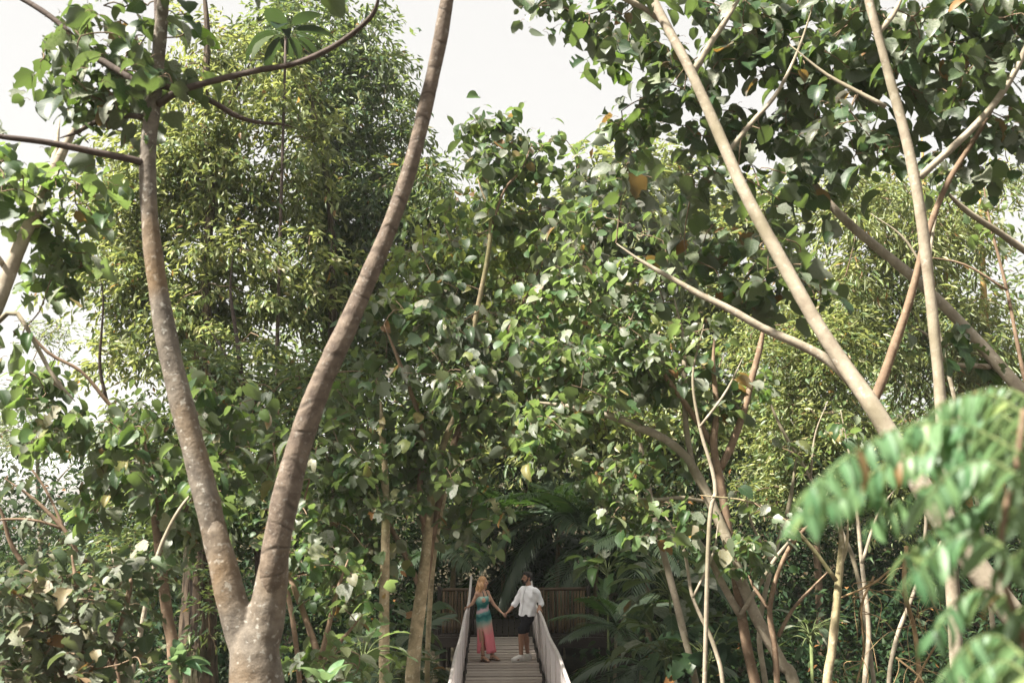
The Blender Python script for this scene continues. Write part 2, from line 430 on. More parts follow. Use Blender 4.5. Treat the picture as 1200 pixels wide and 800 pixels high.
def grow_twigs(mb, skeleton, ends, r_tip=.006, r_step=.0035, sides=5, droop=.12, maxlen=6.0):
    """join every twig end to the nearest wood already there, nearest first"""
    nodes = [np.asarray(p, float) for p in skeleton]
    NP = np.array(nodes); nr = [r_tip * 2.2] * len(nodes)
    D0 = np.min(np.linalg.norm(ends[:, None] - NP[None], axis=2), axis=1)
    ok = []
    for i in np.argsort(D0):
        e = ends[i]
        d = np.linalg.norm(NP - e, axis=1) + 0.25 * np.maximum(0, NP[:, 2] - e[2])
        k = int(np.argmin(d)); a = NP[k]; L = np.linalg.norm(e - a)
        if L > maxlen: ok.append(i); continue
        mid = (a + e) / 2 + rng.standard_normal(3) * L * .08 + np.array((0, 0, droop * L))
        P = catmull([a, mid, e], 5)
        rb = r_tip + r_step * L
        tube(mb, P, [rb, r_tip], sides, resample=False, cap=False)
        NP = np.vstack((NP, P[1:])); ok.append(i)
    return ok

def big_leaf_tree(name, label, cat, base, limbs, blobs, leafkey, leafmat, size, per, bark, twigmat, n_obj=300, group=None,
                  up=1.0, jit=.55, down=(.15, 1.0), spread=.30, shapes0=None, shapes1=None, petiole=True, ring=0.0, maxlen=6.0, extra=(), rtip=.006):
    """limbs: list of (part name, [(px,py,Y,radius)...], bark or None)"""
    t = thing(name, base, label, cat, group)
    skel = []
    for nm, pts, bk in limbs:
        P = [at(a, b_, c) if not isinstance(a, tuple) else np.array(a) for a, b_, c, _r in pts]
        mb = MB(); thick = max(p[3] for p in pts)
        n = max(8, int(np.linalg.norm(np.diff(np.array(P), axis=0), axis=1).sum() / max(.045 if ring else .12, thick * .45)))
        Q, rr = tube(mb, P, [p[3] for p in pts], 14 if thick > .05 else 8, n=min(n, 160), lump=.045, ring=ring if thick > .04 else 0)
        mb.build(nm, bk or bark, t)
        skel.extend(Q[int(len(Q) * .25):][::2])
    if not blobs: return t
    ends = blob_points(blobs)
    for (x_, y_, z_, r_, n_) in extra:      # the part of the crown above the view
        ends = np.vstack((ends, np.array((x_, y_, z_)) + rng.standard_normal((n_, 3)) * r_ * .5))
    mb = MB(); grow_twigs(mb, skel, ends, r_tip=rtip, maxlen=maxlen)
    k = len(ends); n = k * per
    wg = rng.lognormal(0, .4, k); idx = rng.choice(k, n, p=wg / wg.sum())
    az = rng.uniform(0, 2 * np.pi, n); dn = rng.uniform(down[0], down[1], n)
    D = np.stack((np.cos(az), np.sin(az), -dn), -1)
    P0 = ends[idx] + rng.standard_normal((n, 3)) * spread * np.array((.45, .45, .4))
    pet = size * rng.uniform(.25, .6, n)
    D /= np.linalg.norm(D, axis=1)[:, None]
    P1 = P0 + D * pet[:, None] * np.array((1, 1, .3))
    if petiole:
        for a, b_ in zip(P0, P1):
            tube(mb, np.array([ends[0] * 0 + a, (a + b_) / 2 + np.array((0, 0, size * .08)), b_]), [size * .014, size * .010], 3, resample=False, cap=False)
    mb.build('twig', twigmat, t, kind='stuff')
    S = size * np.clip(rng.lognormal(-.16, .40, n), .32, 1.32)
    Rm = orient(D, up, jit)
    order = np.argsort(np.linalg.norm(P1 - CAM, axis=1) - S * 6)
    # those the picture shows largest are leaves of their own
    q = (P1 - CAM); fw = q[:, 1] * math.cos(PITCH) + q[:, 2] * math.sin(PITCH); upc = -q[:, 1] * math.sin(PITCH) + q[:, 2] * math.cos(PITCH)
    inside = (np.abs(q[:, 0] / fw) < .54) & (np.abs(upc / fw) < .36)
    order = np.concatenate((order[inside[order]], order[~inside[order]]))
    no = min(n_obj, int(inside.sum()))
    a, b_ = order[:no], order[no:]
    leaf_objects(P1[a], Rm[a], S[a], leaf_meshes(leafkey, shapes0 or BROAD0, leafmat), t)
    if len(b_): scatter('foliage', shapes1 or BROAD1, P1[b_], Rm[b_], S[b_], leafmat, t)
    return t

def fine_tree(name, label, cat, base, limbs, blobs, leafmat, size, per, bark, spread=.7, shapes=None, group=None, down=(.0, .9), up=.8, jit=.7, maxlen=9.0):
    t = thing(name, base, label, cat, group)
    skel = []
    for nm, pts, bk in limbs:
        P = [at(a, b_, c) if not isinstance(a, tuple) else np.array(a) for a, b_, c, _r in pts]
        mb = MB(); Q, rr = tube(mb, P, [p[3] for p in pts], 12, lump=.06)
        mb.build(nm, bk or bark, t); skel.extend(Q[2:])
    ends = blob_points(blobs)
    mb = MB(); grow_twigs(mb, skel, ends, r_tip=.010, r_step=.008, sides=4, maxlen=maxlen)
    mb.build('twig', M['twig'], t, kind='stuff')
    k = len(ends); n = k * per
    wg = rng.lognormal(0, .55, k); idx = rng.choice(k, n, p=wg / wg.sum())
    sc = rng.uniform(.55, 1.35, k)[idx]; nsp = 7
    sdir = rng.standard_normal((k, nsp, 3)) * np.array((1, 1, .45)) + np.array((0, 0, .05)); sdir /= np.linalg.norm(sdir, axis=2)[..., None]
    u_ = rng.random(n) ** .7; dd = sdir[idx, rng.integers(0, nsp, n)]
    P = ends[idx] + dd * (u_ * spread * sc)[:, None] - np.array((0, 0, 1.0)) * (u_ ** 2 * spread * sc * .35)[:, None] + rng.standard_normal((n, 3)) * spread * .085
    az = rng.uniform(0, 2 * np.pi, n); D = np.stack((np.cos(az), np.sin(az), -rng.uniform(down[0], down[1], n)), -1) * .8 + dd * .8
    scatter('foliage', shapes or DIA, P, orient(D, up, jit), size * rng.uniform(.6, 1.3, n), leafmat, t)
    return t
# ------------------------------------------------------------------ ground
def sstep(a, b, x):
    t = np.clip((x - a) / (b - a), 0, 1); return t * t * (3 - 2 * t)
def ground_z(x, y):
    x = np.asarray(x, float); y = np.asarray(y, float)
    z = np.interp(y, [-3000, -50, 0, 4, 12, 19, 24, 40, 80, 300, 3000], [20, 3, 2.3, 1.6, -5, -3.6, -1.3, .2, 3, 8, 20])
    z = z - 42 * sstep(-9, -40, x) * sstep(25, 90, y) + 5 * sstep(6, 40, x) * sstep(18, 60, y)
    return z + .25 * np.sin(x * .9 + 1) * np.sin(y * .7) + .12 * np.sin(x * 2.3) * np.cos(y * 1.9)
def g(x, y): return float(ground_z(x, y))

ax = np.concatenate((-np.geomspace(3000, 40, 26), np.linspace(-38, 38, 96), np.geomspace(40, 3000, 26)))
ay = np.concatenate((-np.geomspace(3000, 12, 14), np.linspace(-10, 62, 100), np.geomspace(64, 3000, 28)))
X, Y = np.meshgrid(ax, ay); Z = ground_z(X, Y)
nx, ny = len(ax), len(ay)
V = np.stack((X, Y, Z), -1).reshape(-1, 3)
q = (np.arange(ny - 1)[:, None] * nx + np.arange(nx - 1)[None]).ravel()
F = np.stack((q, q + 1, q + nx + 1, q + nx), -1)
M['soil'] = plain_mat('forest_floor', (.045, .038, .024), .95, .55, 1.6, .1, .6)
link('ground', raw_mesh('ground', V, F.ravel(), np.full(len(F), 4), V[F.ravel()][:, :2], M['soil']), kind='structure')

# ------------------------------------------------------------------ footbridge
M['plank'] = plain_mat('weathered_plank', (.40, .345, .305), .8, .35, 5.0, .2, .4, per_object=.13, stretch=(1.2, 14, 14))
M['mesh'] = plain_mat('grey_mesh_cloth', (.74, .69, .685), .75, .12, 9.0, .2, .2, per_object=.05, stretch=(1, 1, .3))
M['rail'] = plain_mat('pale_handrail', (.60, .54, .52), .55, .18, 10.0, .3)
M['dark_wood'] = plain_mat('dark_wet_wood', (.035, .027, .022), .8, .4, 6.0, .2, .4)
def bx(y): return -0.02 - (y - 13.4) * 0.0237
BR0, BR1 = 9.0, 23.35
bridge = thing('footbridge', (bx(16), BR0, 0), 'narrow plank footbridge with pale grey mesh sides and handrails leading to the couple', 'footbridge')
bb = parent_base(bridge)
PITCHP = .262
plank_meshes = []
for s_ in range(4):
    mb = MB(); box(mb, (0, 0, 0), (1.40 + .012 * (s_ - 1.5), PITCHP - .062 - .006 * (s_ % 2), .035)); plank_meshes.append(mb.mesh('plank', M['plank'], smooth=False))
k = 0; y = BR0
while y < BR1:
    o = link('plank', plank_meshes[k % 4], bridge, np.array((bx(y) + .006 * rng.standard_normal(), y, -.0175 + .004 * rng.standard_normal())) - bb)
    o.rotation_euler = (.01 * rng.standard_normal(), 0, .0237 + .004 * rng.standard_normal()); y += PITCHP; k += 1
for s in (-1, 1):
    mb = MB(); tube(mb, [(bx(BR0) + s * .60, BR0, -.14), (bx(BR1) + s * .60, BR1, -.14)], [.07, .07], 8); mb.build('beam', M['dark_wood'], bridge)
    mb = MB(); tube(mb, [(bx(BR0) + s * .735, BR0, -.05), (bx(BR1) + s * .735, BR1, -.05)], [.035, .035], 6); mb.build('edge_cable', M['dark_wood'], bridge)
def rail_pt(s, y):
    z = 1.0 + .30 * max(0.0, (y - 21.6) / 1.75) ** 1.6 + .03 * math.sin(y * 1.7)
    return np.array((bx(y) + s * (.715 + .0142 * (20.8 - y)), y, z))
L = np.linspace(BR0, BR1, 13)
for s in (-1, 1):
    mb = MB(); tube(mb, [rail_pt(s, y) for y in np.linspace(BR0, BR1, 26)], [.028, .028], 8, resample=False); mb.build('handrail', M['rail'], bridge)
    for i in range(len(L) - 1):
        ys = np.linspace(L[i] + .012, L[i + 1] - .012, 22); V = []; rows = 7
        ph = rng.uniform(0, 6)
        for side in (0, 1):
            for yy in ys:
                top = rail_pt(s, yy) - np.array((0, 0, .02)); bot = np.array((bx(yy) + s * .775, yy, -.03))
                for j in range(rows):
                    t = j / (rows - 1); p = bot * (1 - t) + top * t
                    fold = .013 * math.sin((yy - L[i]) * 44 + ph + .5 * math.sin(3 * t + i)) * (.4 + .6 * t) + .03 * math.sin(math.pi * t) * math.sin(math.pi * (yy - L[i]) / (L[i + 1] - L[i]))
                    V.append(p + np.array((s * (fold + side * .008), 0, 0)))
        n_ = len(ys) * rows; F = []
        for a in range(len(ys) - 1):
            for j in range(rows - 1):
                q = (a * rows + j, a * rows + j + 1, (a + 1) * rows + j + 1, (a + 1) * rows + j)
                F.append(q); F.append(tuple(n_ + v for v in q[::-1]))
        for a in range(len(ys) - 1):
            for j in (0, rows - 1): F.append((a * rows + j, (a + 1) * rows + j, n_ + (a + 1) * rows + j, n_ + a * rows + j))
        for j in range(rows - 1):
            for a in (0, len(ys) - 1): F.append((a * rows + j, a * rows + j + 1, n_ + a * rows + j + 1, n_ + a * rows + j))
        mb = MB(); mb.add(V, F); mb.build('mesh_panel', M['mesh'], bridge)
    for y in L:
        p = rail_pt(s, y); mb = MB()
        tube(mb, [(bx(y) + s * .765, y, -.12), p - np.array((0, 0, .02))], [.016, .014], 6); mb.build('post', M['rail'], bridge)

# landing platform behind the bridge and the bamboo slat fences on it
plat = thing('timber_platform', (0, 24.6, g(0, 24.6)), 'dark timber landing platform at the far end of the footbridge', 'platform')
pb = parent_base(plat)
x = -1.75
k = 0
while x < 2.3:
    mb = MB(); box(mb, (0, 0, 0), (.13, 2.3, .04)); 
    o = link('board', plank_meshes[0] if False else mb.mesh('board', M['dark_wood'], smooth=False), plat, np.array((x, 24.62, -.02 + .003 * rng.standard_normal())) - pb); x += .145
mb = MB(); box(mb, (.28, 23.46, -.15), (4.2, .10, .22)); mb.build('beam', M['dark_wood'], plat, smooth=False)
for px_ in (-1.6, -.6, 1.1, 2.1):
    for py_ in (23.62, 25.5):
        mb = MB(); zg = g(px_, py_) - .3; tube(mb, [(px_, py_, zg), (px_, py_, -.045)], [.08, .075], 8); mb.build('post', M['dark_wood'], plat)
M['slat'] = plain_mat('bamboo_slat', (.115, .076, .042), .6, .45, 5.0, .3, .3, per_object=.55, stretch=(9, 9, .8))
M['fence_rail'] = plain_mat('fence_rail_wood', (.075, .05, .03), .7, .4, 6.0, .3)
def slat_fence(x0, x1, yA, yB, top, label):
    f = thing('slat_fence', ((x0 + x1) / 2, (yA + yB) / 2, 0), label, 'fence')
    fb = parent_base(f); n_ = int(round((x1 - x0) / .072)); mesh_ = []
    for s_ in range(4):
        mb = MB(); tube(mb, [(0, 0, .03), (.006 * (s_ - 1.5), 0, .5), (0, 0, top - .05 + .012 * s_)], [.030, .029, .027], 7, n=6, lump=.06); mesh_.append(mb.mesh('slat', M['slat']))
    for i in range(n_):
        t = (i + .5) / n_
        o = link('slat', mesh_[rng.integers(4)], f, np.array((x0 + (x1 - x0) * t, yA + (yB - yA) * t, 0)) - fb); o.rotation_euler = (0, .012 * rng.standard_normal(), rng.uniform(0, 6))
    for z in (.12, top - .02):
        mb = MB(); dy = .07 if z < .5 else 0
        tube(mb, [(x0, yA + dy, z), (x1, yB + dy, z)], [.04, .04], 7); mb.build('rail', M['fence_rail'], f)
    for t in (0, 1):
        mb = MB(); tube(mb, [(x0 + (x1 - x0) * t + (.06 if t else -.06), yA + (yB - yA) * t, -.02), (x0 + (x1 - x0) * t + (.06 if t else -.06), yA + (yB - yA) * t, top + .05)], [.05, .05], 8); mb.build('post', M['dark_wood'], f)
slat_fence(-1.62, -.98, 23.62, 23.62, 1.02, 'brown bamboo slat fence behind the red haired woman')
slat_fence(.62, 1.72, 23.62, 23.72, 1.03, 'brown bamboo slat fence behind the man in the white shirt')

# ------------------------------------------------------------------ the couple
def capsule(mb, a, b, ra, rb, sides=14):
    a, b = np.asarray(a, float), np.asarray(b, float); d = b - a; L = np.linalg.norm(d); d = d / L
    P, rr = [], []
    for t in np.linspace(-90, 0, 5): P.append(a + d * ra * math.sin(R(t))); rr.append(max(1e-4, ra * math.cos(R(t))))
    for t in np.linspace(0, 90, 5): P.append(b + d * rb * math.sin(R(t))); rr.append(max(1e-4, rb * math.cos(R(t))))
    tube(mb, P, rr, sides, resample=False)
def ellipsoid(mb, c, rad, Rm=None, nu=16, nv=10):
    V, F = [], []
    for i in range(nv + 1):
        th = math.pi * i / nv
        for j in range(nu):
            ph = 2 * math.pi * j / nu; V.append((math.sin(th) * math.cos(ph) * rad[0], math.sin(th) * math.sin(ph) * rad[1], math.cos(th) * rad[2]))
    for i in range(nv):
        for j in range(nu):
            F.append((i * nu + j, (i + 1) * nu + j, (i + 1) * nu + (j + 1) % nu, i * nu + (j + 1) % nu))
    V = np.array(V)
    if Rm is not None: V = V @ np.asarray(Rm).T
    mb.add(V + np.asarray(c, float), F)
def loft(mb, rings, f, sides=28, fold=0.0, nf=7, skip=None, closed=True):
    """rings: (cx, cy, z, half width across, half depth); f = facing direction"""
    f = np.array((f[0], f[1], 0.0)); f /= np.linalg.norm(f); l = np.array((-f[1], f[0], 0)); V = []
    for r_ in rings:
        cx, cy, z, a, b = r_[:5]; fo = r_[5] if len(r_) > 5 else 0
        for j in range(sides):
            t = 2 * math.pi * j / sides; k_ = 1 + fo * math.cos(nf * t + z * 3)
            V.append(np.array((cx, cy, z)) + l * math.cos(t) * a * k_ + f * math.sin(t) * b * k_)
    F = []
    for i in range(len(rings) - 1):
        for j in range(sides):
            if skip and skip(i, j): continue
            F.append((i * sides + j, i * sides + (j + 1) % sides, (i + 1) * sides + (j + 1) % sides, (i + 1) * sides + j))
    if closed:
        F.append(tuple(range(sides))[::-1]); F.append(tuple((len(rings) - 1) * sides + j for j in range(sides)))
    mb.add(V, F)
def solid(name, mb, mat, parent, voxel=.008, it=4, loc=(0, 0, 0)):
    """weld overlapping shapes into one continuous skin"""
    o = link(name, mb.mesh(name, mat), parent, loc)
    m = o.modifiers.new('weld', 'REMESH'); m.mode = 'VOXEL'; m.voxel_size = voxel; m.use_smooth_shade = True
    if it:
        s = o.modifiers.new('soft', 'SMOOTH'); s.iterations = it; s.factor = .5
    dg = bpy.context.evaluated_depsgraph_get(); me = bpy.data.meshes.new_from_object(o.evaluated_get(dg))
    o.modifiers.clear(); o.data = me; me.name = name
    if not me.materials: me.materials.append(mat)
    return o
def hand(mb, wrist, d, nrm, thumb_side, curl=.5, s=1.0):
    d = np.array(d, float); d /= np.linalg.norm(d); nrm = np.array(nrm, float); nrm -= d * nrm.dot(d); nrm /= np.linalg.norm(nrm)
    a = np.cross(nrm, d) * thumb_side; w_ = np.array(wrist, float)
    for k_ in (-1, -.33, .33, 1): capsule(mb, w_ + a * k_ * .018 * s, w_ + d * .085 * s + a * k_ * .029 * s, .015 * s, .0125 * s, 8)
    for k_, ln in zip((1, .33, -.33, -1), (.070, .078, .072, .055)):
        p = w_ + d * .085 * s + a * k_ * .029 * s; ang = 0
        for seg, fr in enumerate((.44, .31, .25)):
            ang += curl * (.7, .9, .7)[seg]; v = d * math.cos(ang) + nrm * math.sin(ang) + a * .10 * k_ * (1 - curl)
            q_ = p + v * ln * fr * s; capsule(mb, p, q_, .0092 * s, .0082 * s, 8); p = q_
    p = w_ + d * .022 * s + a * .026 * s
    for seg, ln in enumerate((.042, .032, .026)):
        v = d * .72 + a * (.62 - .25 * seg) + nrm * (.25 + .3 * curl * seg); v /= np.linalg.norm(v); q_ = p + v * ln * s
        capsule(mb, p, q_, (.0135, .0105, .0095)[seg] * s, (.0105, .0095, .008)[seg] * s, 8); p = q_
def head(mb, c, f, s=1.0, nose=1.0, jaw=1.0):
    """skull, jaw, nose, lips and ears; f is where the face looks"""
    f = np.array(f, float); f /= np.linalg.norm(f); l = np.cross((0, 0, 1), f); l /= np.linalg.norm(l); u = np.cross(f, l)
    Rm = np.stack((l, f, u), -1); c = np.array(c, float); P = lambda x, y, z: c + Rm @ np.array((x, y, z)) * s
    ellipsoid(mb, P(0, -.012, .030), np.array((.074, .095, .090)) * s, Rm)
    ellipsoid(mb, P(0, .030, -.035), np.array((.058, .060, .075)) * s, Rm)
    ellipsoid(mb, P(0, .058, -.082), np.array((.030 * jaw, .026, .024)) * s, Rm)
    ellipsoid(mb, P(0, .078, .028), np.array((.05, .012, .012)) * s, Rm)
    capsule(mb, P(0, .086, .022), P(0, .106 * nose, -.020), .010 * s, .014 * s, 8)
    ellipsoid(mb, P(0, .084, -.048), np.array((.022, .010, .009)) * s, Rm)
    for k_ in (-1, 1):
        ellipsoid(mb, P(.074 * k_, -.012, -.008), np.array((.010, .020, .030)) * s, Rm)
        ellipsoid(mb, P(.040 * k_, .068, -.018), np.array((.018, .014, .014)) * s, Rm)
    return P, Rm
M['skin'] = plain_mat('fair_skin', (.50, .29, .20), .5, .06, 20, .4)
M['skin_tan'] = plain_mat('tanned_skin', (.33, .18, .115), .5, .08, 20, .4)
M['eye'] = plain_mat('eye_dark', (.03, .02, .015), .2, .1, 5, .5)
M['lip'] = plain_mat('lip_red', (.36, .11, .09), .45, .1, 20, .4)

# --- woman
WX, WY = -.535, 20.55
woman = thing('person', (WX, WY, .005), 'woman with long red hair in teal and coral dress, one hand on the rail', 'person')
fw_ = np.array((.72, -.69, 0)); rt = np.array((-.69, -.72, 0))
mb = MB()
loft(mb, [(-.035, .0, .80, .10, .07), (-.035, 0, .86, .158, .112), (-.045, 0, .95, .138, .10), (-.05, 0, 1.03, .115, .085), (-.06, 0, 1.13, .128, .092), (-.062, 0, 1.22, .138, .102), (-.065, 0, 1.30, .135, .085), (-.065, 0, 1.355, .085, .06), (-.062, 0, 1.38, .05, .045)], fw_)
for s in (-1, 1): ellipsoid(mb, np.array((-.06, 0, 1.195)) + fw_ * .085 + rt * .062 * s, (.056, .056, .056))
sR = np.array((-.165, -.105, 1.315)); sL = np.array((.035, .105, 1.315))
ellipsoid(mb, sR, (.052, .052, .055)); ellipsoid(mb, sL, (.052, .052, .055))
eR = np.array((-.255, -.06, 1.13)); wR = np.array((-.335, .0, 1.055))
capsule(mb, sR, eR, .042, .034); capsule(mb, eR, wR, .035, .024)
eL = np.array((.165, .075, 1.085)); wL = np.array((.315, .02, .945))
capsule(mb, sL, eL, .041, .034); capsule(mb, eL, wL, .035, .023)
hand(mb, wR, (-.75, .55, -.30), (-.1, 0, -1), 1, .55, .92)
hand(mb, wL, (.86, -.15, -.50), (-.35, -.2, -.9), 1, .75, .92)
capsule(mb, (-.062, 0, 1.35), (-.052, 0, 1.47), .046, .043)
Pw, Rw = head(mb, (-.045, -.004, 1.535), (.97, -.24, -.02), .93, 1.0, .9)
hR = np.array((-.085, -.05, .84)); hL = np.array((.01, .05, .84))
kR = np.array((-.075, -.115, .47)); kL = np.array((.07, .03, .47)); aR = np.array((-.045, -.085, .115)); aL = np.array((.135, .03, .115))
for h_, k_, a_ in ((hR, kR, aR), (hL, kL, aL)):
    capsule(mb, h_, k_, .085, .052); capsule(mb, k_, a_, .052, .034)
    c_ = k_ * .68 + a_ * .32 - fw_ * .016; ellipsoid(mb, c_, (.047, .047, .12))
for a_, fd in ((aR, np.array((.72, -.62, 0))), (aL, np.array((.93, -.35, 0)))):
    fd = fd / np.linalg.norm(fd); sd_ = np.array((-fd[1], fd[0], 0))
    ellipsoid(mb, a_ + np.array((0, 0, -.045)) - fd * .015, (.034, .034, .04))
    capsule(mb, a_ + fd * .02 - np.array((0, 0, .03)), a_ + fd * .11 - np.array((0, 0, .068)), .033, .030)
    for j, q_ in enumerate((-.024, -.011, .001, .012, .024)): capsule(mb, a_ + fd * .115 + sd_ * q_ - np.array((0, 0, .074)), a_ + fd * (.158 - .005 * abs(j - 3)) + sd_ * q_ - np.array((0, 0, .084)), .011, .009, 8)
solid('body', mb, M['skin'], woman, .0065, 3)
for k_ in (-1, 1):
    mb = MB(); ellipsoid(mb, Pw(.032 * k_, .083, .008), (.011, .009, .007), Rw, 10, 6); mb.build('eye', M['eye'], woman, smooth=True) if False else link('eye', mb.mesh('eye', M['eye']), woman)
mb = MB(); ellipsoid(mb, Pw(0, .094, -.049), (.021, .008, .008), Rw, 10, 6); link('lips', mb.mesh('lips', M['lip']), woman)
# dress
m, nt, out = newmat('dress_dyed_cloth'); M['dress'] = m
tc = nt.nodes.new('ShaderNodeTexCoord'); sp = nt.nodes.new('ShaderNodeSeparateXYZ'); nt.links.new(tc.outputs['Object'], sp.inputs[0])
n1 = N(nt, 'ShaderNodeTexNoise', Scale=6.0, Detail=3.0); nt.links.new(tc.outputs['Object'], n1.inputs['Vector'])
h_ = math_n(nt, 'ADD', sp.outputs[2], math_n(nt, 'MULTIPLY', math_n(nt, 'SUBTRACT', n1.outputs[0], .5), .20))
h_ = math_n(nt, 'DIVIDE', math_n(nt, 'ADD', h_, math_n(nt, 'MULTIPLY', sp.outputs[0], -.20)), 1.3)
colr = ramp(nt, h_, [(.0, (.90, .25, .32)), (.38, (.90, .29, .33)), (.49, (.80, .42, .37)), (.56, (.42, .48, .40)), (.63, (.07, .27, .25)), (.69, (.012, .12, .12)), (.735, (.12, .33, .30)), (.765, (.62, .42, .44)), (.79, (.62, .42, .46)), (.815, (.06, .2, .19)), (.85, (.012, .12, .11)), (.90, (.06, .25, .23)), (.97, (.45, .60, .52))])
p = nt.nodes.new('ShaderNodeBsdfPrincipled'); nt.links.new(colr, p.inputs['Base Color']); p.inputs['Roughness'].default_value = .7; p.inputs['Specular IOR Level'].default_value = .2
tr = nt.nodes.new('ShaderNodeBsdfTranslucent'); nt.links.new(colr, tr.inputs['Color']); ms = nt.nodes.new('ShaderNodeMixShader'); ms.inputs[0].default_value = .2
nt.links.new(p.outputs[0], ms.inputs[1]); nt.links.new(tr.outputs[0], ms.inputs[2]); nt.links.new(ms.outputs[0], out.inputs['Surface'])
mb = MB()
prof = [(-.062, 1.265, .128, .104, 0), (-.062, 1.21, .150, .140, 0), (-.06, 1.15, .146, .128, 0), (-.056, 1.09, .130, .102, 0), (-.05, 1.03, .122, .092, 0), (-.045, .97, .142, .108, 0), (-.036, .89, .168, .124, 0), (-.03, .80, .174, .130, .006), (-.02, .70, .172, .132, .015), (-.008, .60, .172, .135, .028), (.002, .50, .174, .14, .04), (.010, .40, .180, .146, .05), (.016, .30, .188, .152, .06), (.02, .22, .196, .158, .068), (.024, .165, .202, .162, .072)]
SD = 56
slit_dir = math.atan2(-1.0, -.22)
def skip(i, j):
    z = prof[i][1]
    if z > .62: return False
    t = 2 * math.pi * (j + .5) / SD; l_ = np.array((.69, .72)); f2 = np.array((.72, -.69))
    l2 = np.array((-f2[1], f2[0])); v = l2 * math.cos(t) + f2 * math.sin(t)
    d_ = (math.atan2(v[1], v[0]) - slit_dir + math.pi) % (2 * math.pi) - math.pi
    return abs(d_) < .10 + .34 * (.62 - z) / .45
loft(mb, [(c_, 0, z, a_, b_, fo) for c_, z, a_, b_, fo in prof], fw_, SD, nf=9, skip=skip, closed=False)
o = link('dress', mb.mesh('dress', M['dress']), woman)
m_ = o.modifiers.new('cloth', 'SOLIDIFY'); m_.thickness = .006; m_.offset = 1
M['strap'] = plain_mat('strap_teal', (.03, .10, .09), .6, .1)
for s in (-1, 1):
    mb = MB(); a_ = np.array((-.06, 0, 1.255)) + fw_ * .10 + rt * .055 * s; b_ = np.array((-.058, 0, 1.39)) + rt * .045 * s
    tube(mb, [a_, (a_ + b_) / 2 + fw_ * .02, b_], [.010, .008], 6); link('strap', mb.mesh('strap', M['strap']), woman)
# hair
M['hair_red'] = plain_mat('red_hair', (.46, .255, .12), .42, .6, 9, .5, .8, stretch=(7, 7, 1.2))
mb = MB()
ellipsoid(mb, Pw(0, -.024, .042), np.array((.084, .098, .090)) * .95, Rw)
for j, (x_, y_, z0, dx, ln) in enumerate([(-.07, -.03, .02, -.01, .24), (-.055, -.075, .02, -.01, .28), (-.02, -.10, .02, 0, .30), (.02, -.10, .02, .0, .30), (.055, -.075, .02, .01, .28), (.07, -.03, .02, .01, .25), (.074, .012, .02, .012, .20), (-.074, .005, .02, -.012, .21), (0, -.07, 0, 0, .29)]):
    pts = [Pw(x_ * (1 + .18 * t) + .015 * math.sin(t * 11 + j) + dx * t, y_ - .025 * t + .018 * math.cos(t * 10 + j * 2), z0 - ln * 1.05 * t) for t in np.linspace(0, 1, 8)]
    tube(mb, pts, [.030, .040, .042, .040, .016], 9, n=16)
solid('hair', mb, M['hair_red'], woman, .009, 2)
M['leather'] = plain_mat('brown_leather', (.10, .045, .022), .5, .2)
def sandal(a_, fd):
    fd = fd / np.linalg.norm(fd); sd_ = np.array((-fd[1], fd[0], 0)); a_ = np.array(a_); zz = np.array((0, 0, 1.0)); mb = MB()
    sole = [(-.055, .028, -.090), (-.02, .030, -.088), (.05, .030, -.098), (.10, .036, -.106), (.14, .034, -.107), (.172, .015, -.107)]
    V = []; 
    for t_, w2, z in sole:
        for z2 in (0, -.010):
            for sg in (-1, 1): V.append(a_ + fd * t_ + sd_ * w2 * sg + zz * (z + z2))
    F = []
    for i in range(len(sole) - 1):
        b0 = i * 4; F += [(b0, b0 + 1, b0 + 5, b0 + 4), (b0 + 2, b0 + 6, b0 + 7, b0 + 3), (b0, b0 + 4, b0 + 6, b0 + 2), (b0 + 1, b0 + 3, b0 + 7, b0 + 5)]
    F += [(0, 2, 3, 1), (20, 21, 23, 22)]; mb.add(V, F)
    tube(mb, [a_ - fd * .035 + zz * -.09, a_ - fd * .04 + zz * -.118], [.020, .016], 8)
    tube(mb, [a_ + sd_ * .04 + fd * .03 - zz * .09, a_ + fd * .03 - zz * .015, a_ - sd_ * .04 + fd * .03 - zz * .09], [.007, .007], 6)
    tube(mb, [a_ + fd * .12 + sd_ * .04 - zz * .098, a_ + fd * .115 - zz * .052, a_ + fd * .12 - sd_ * .04 - zz * .098], [.008, .008], 6)
    ring = [a_ + np.array((math.cos(t), math.sin(t), 0)) * .041 + zz * .012 for t in np.linspace(0, 2 * math.pi, 13)]
    tube(mb, ring, [.006, .006], 6, resample=False); link('sandal', mb.mesh('sandal', M['leather']), woman)
sandal(aR, np.array((.72, -.62, 0))); sandal(aL, np.array((.93, -.35, 0)))

# --- man
MX, MY = .235, 20.55
man = thing('person', (MX, MY, .005), 'bearded man in white shirt, black shorts and white sneakers holding her hand', 'person')
fm = np.array((-.74, -.67, 0)); rm = np.array((-.67, .74, 0))
mb = MB()
loft(mb, [(.06, 0, .84, .13, .09), (.065, 0, .92, .165, .118), (.085, 0, 1.02, .152, .108), (.105, 0, 1.14, .165, .115), (.118, 0, 1.27, .185, .122), (.118, 0, 1.36, .178, .105), (.112, 0, 1.42, .12, .075), (.105, 0, 1.455, .06, .055)], fm)
sR = np.array((.118, 0, 1.375)) + rm * .185; sL = np.array((.118, 0, 1.375)) - rm * .185
ellipsoid(mb, sR, (.062, .062, .065)); ellipsoid(mb, sL, (.062, .062, .065))
eR = np.array((-.165, .10, 1.105)); wR = np.array((-.305, .02, .955))
capsule(mb, sR, eR, .052, .041); capsule(mb, eR, wR, .042, .029)
eL = np.array((.355, -.10, 1.13)); wL = np.array((.305, -.20, 1.055))
capsule(mb, sL, eL, .052, .041); capsule(mb, eL, wL, .042, .029)
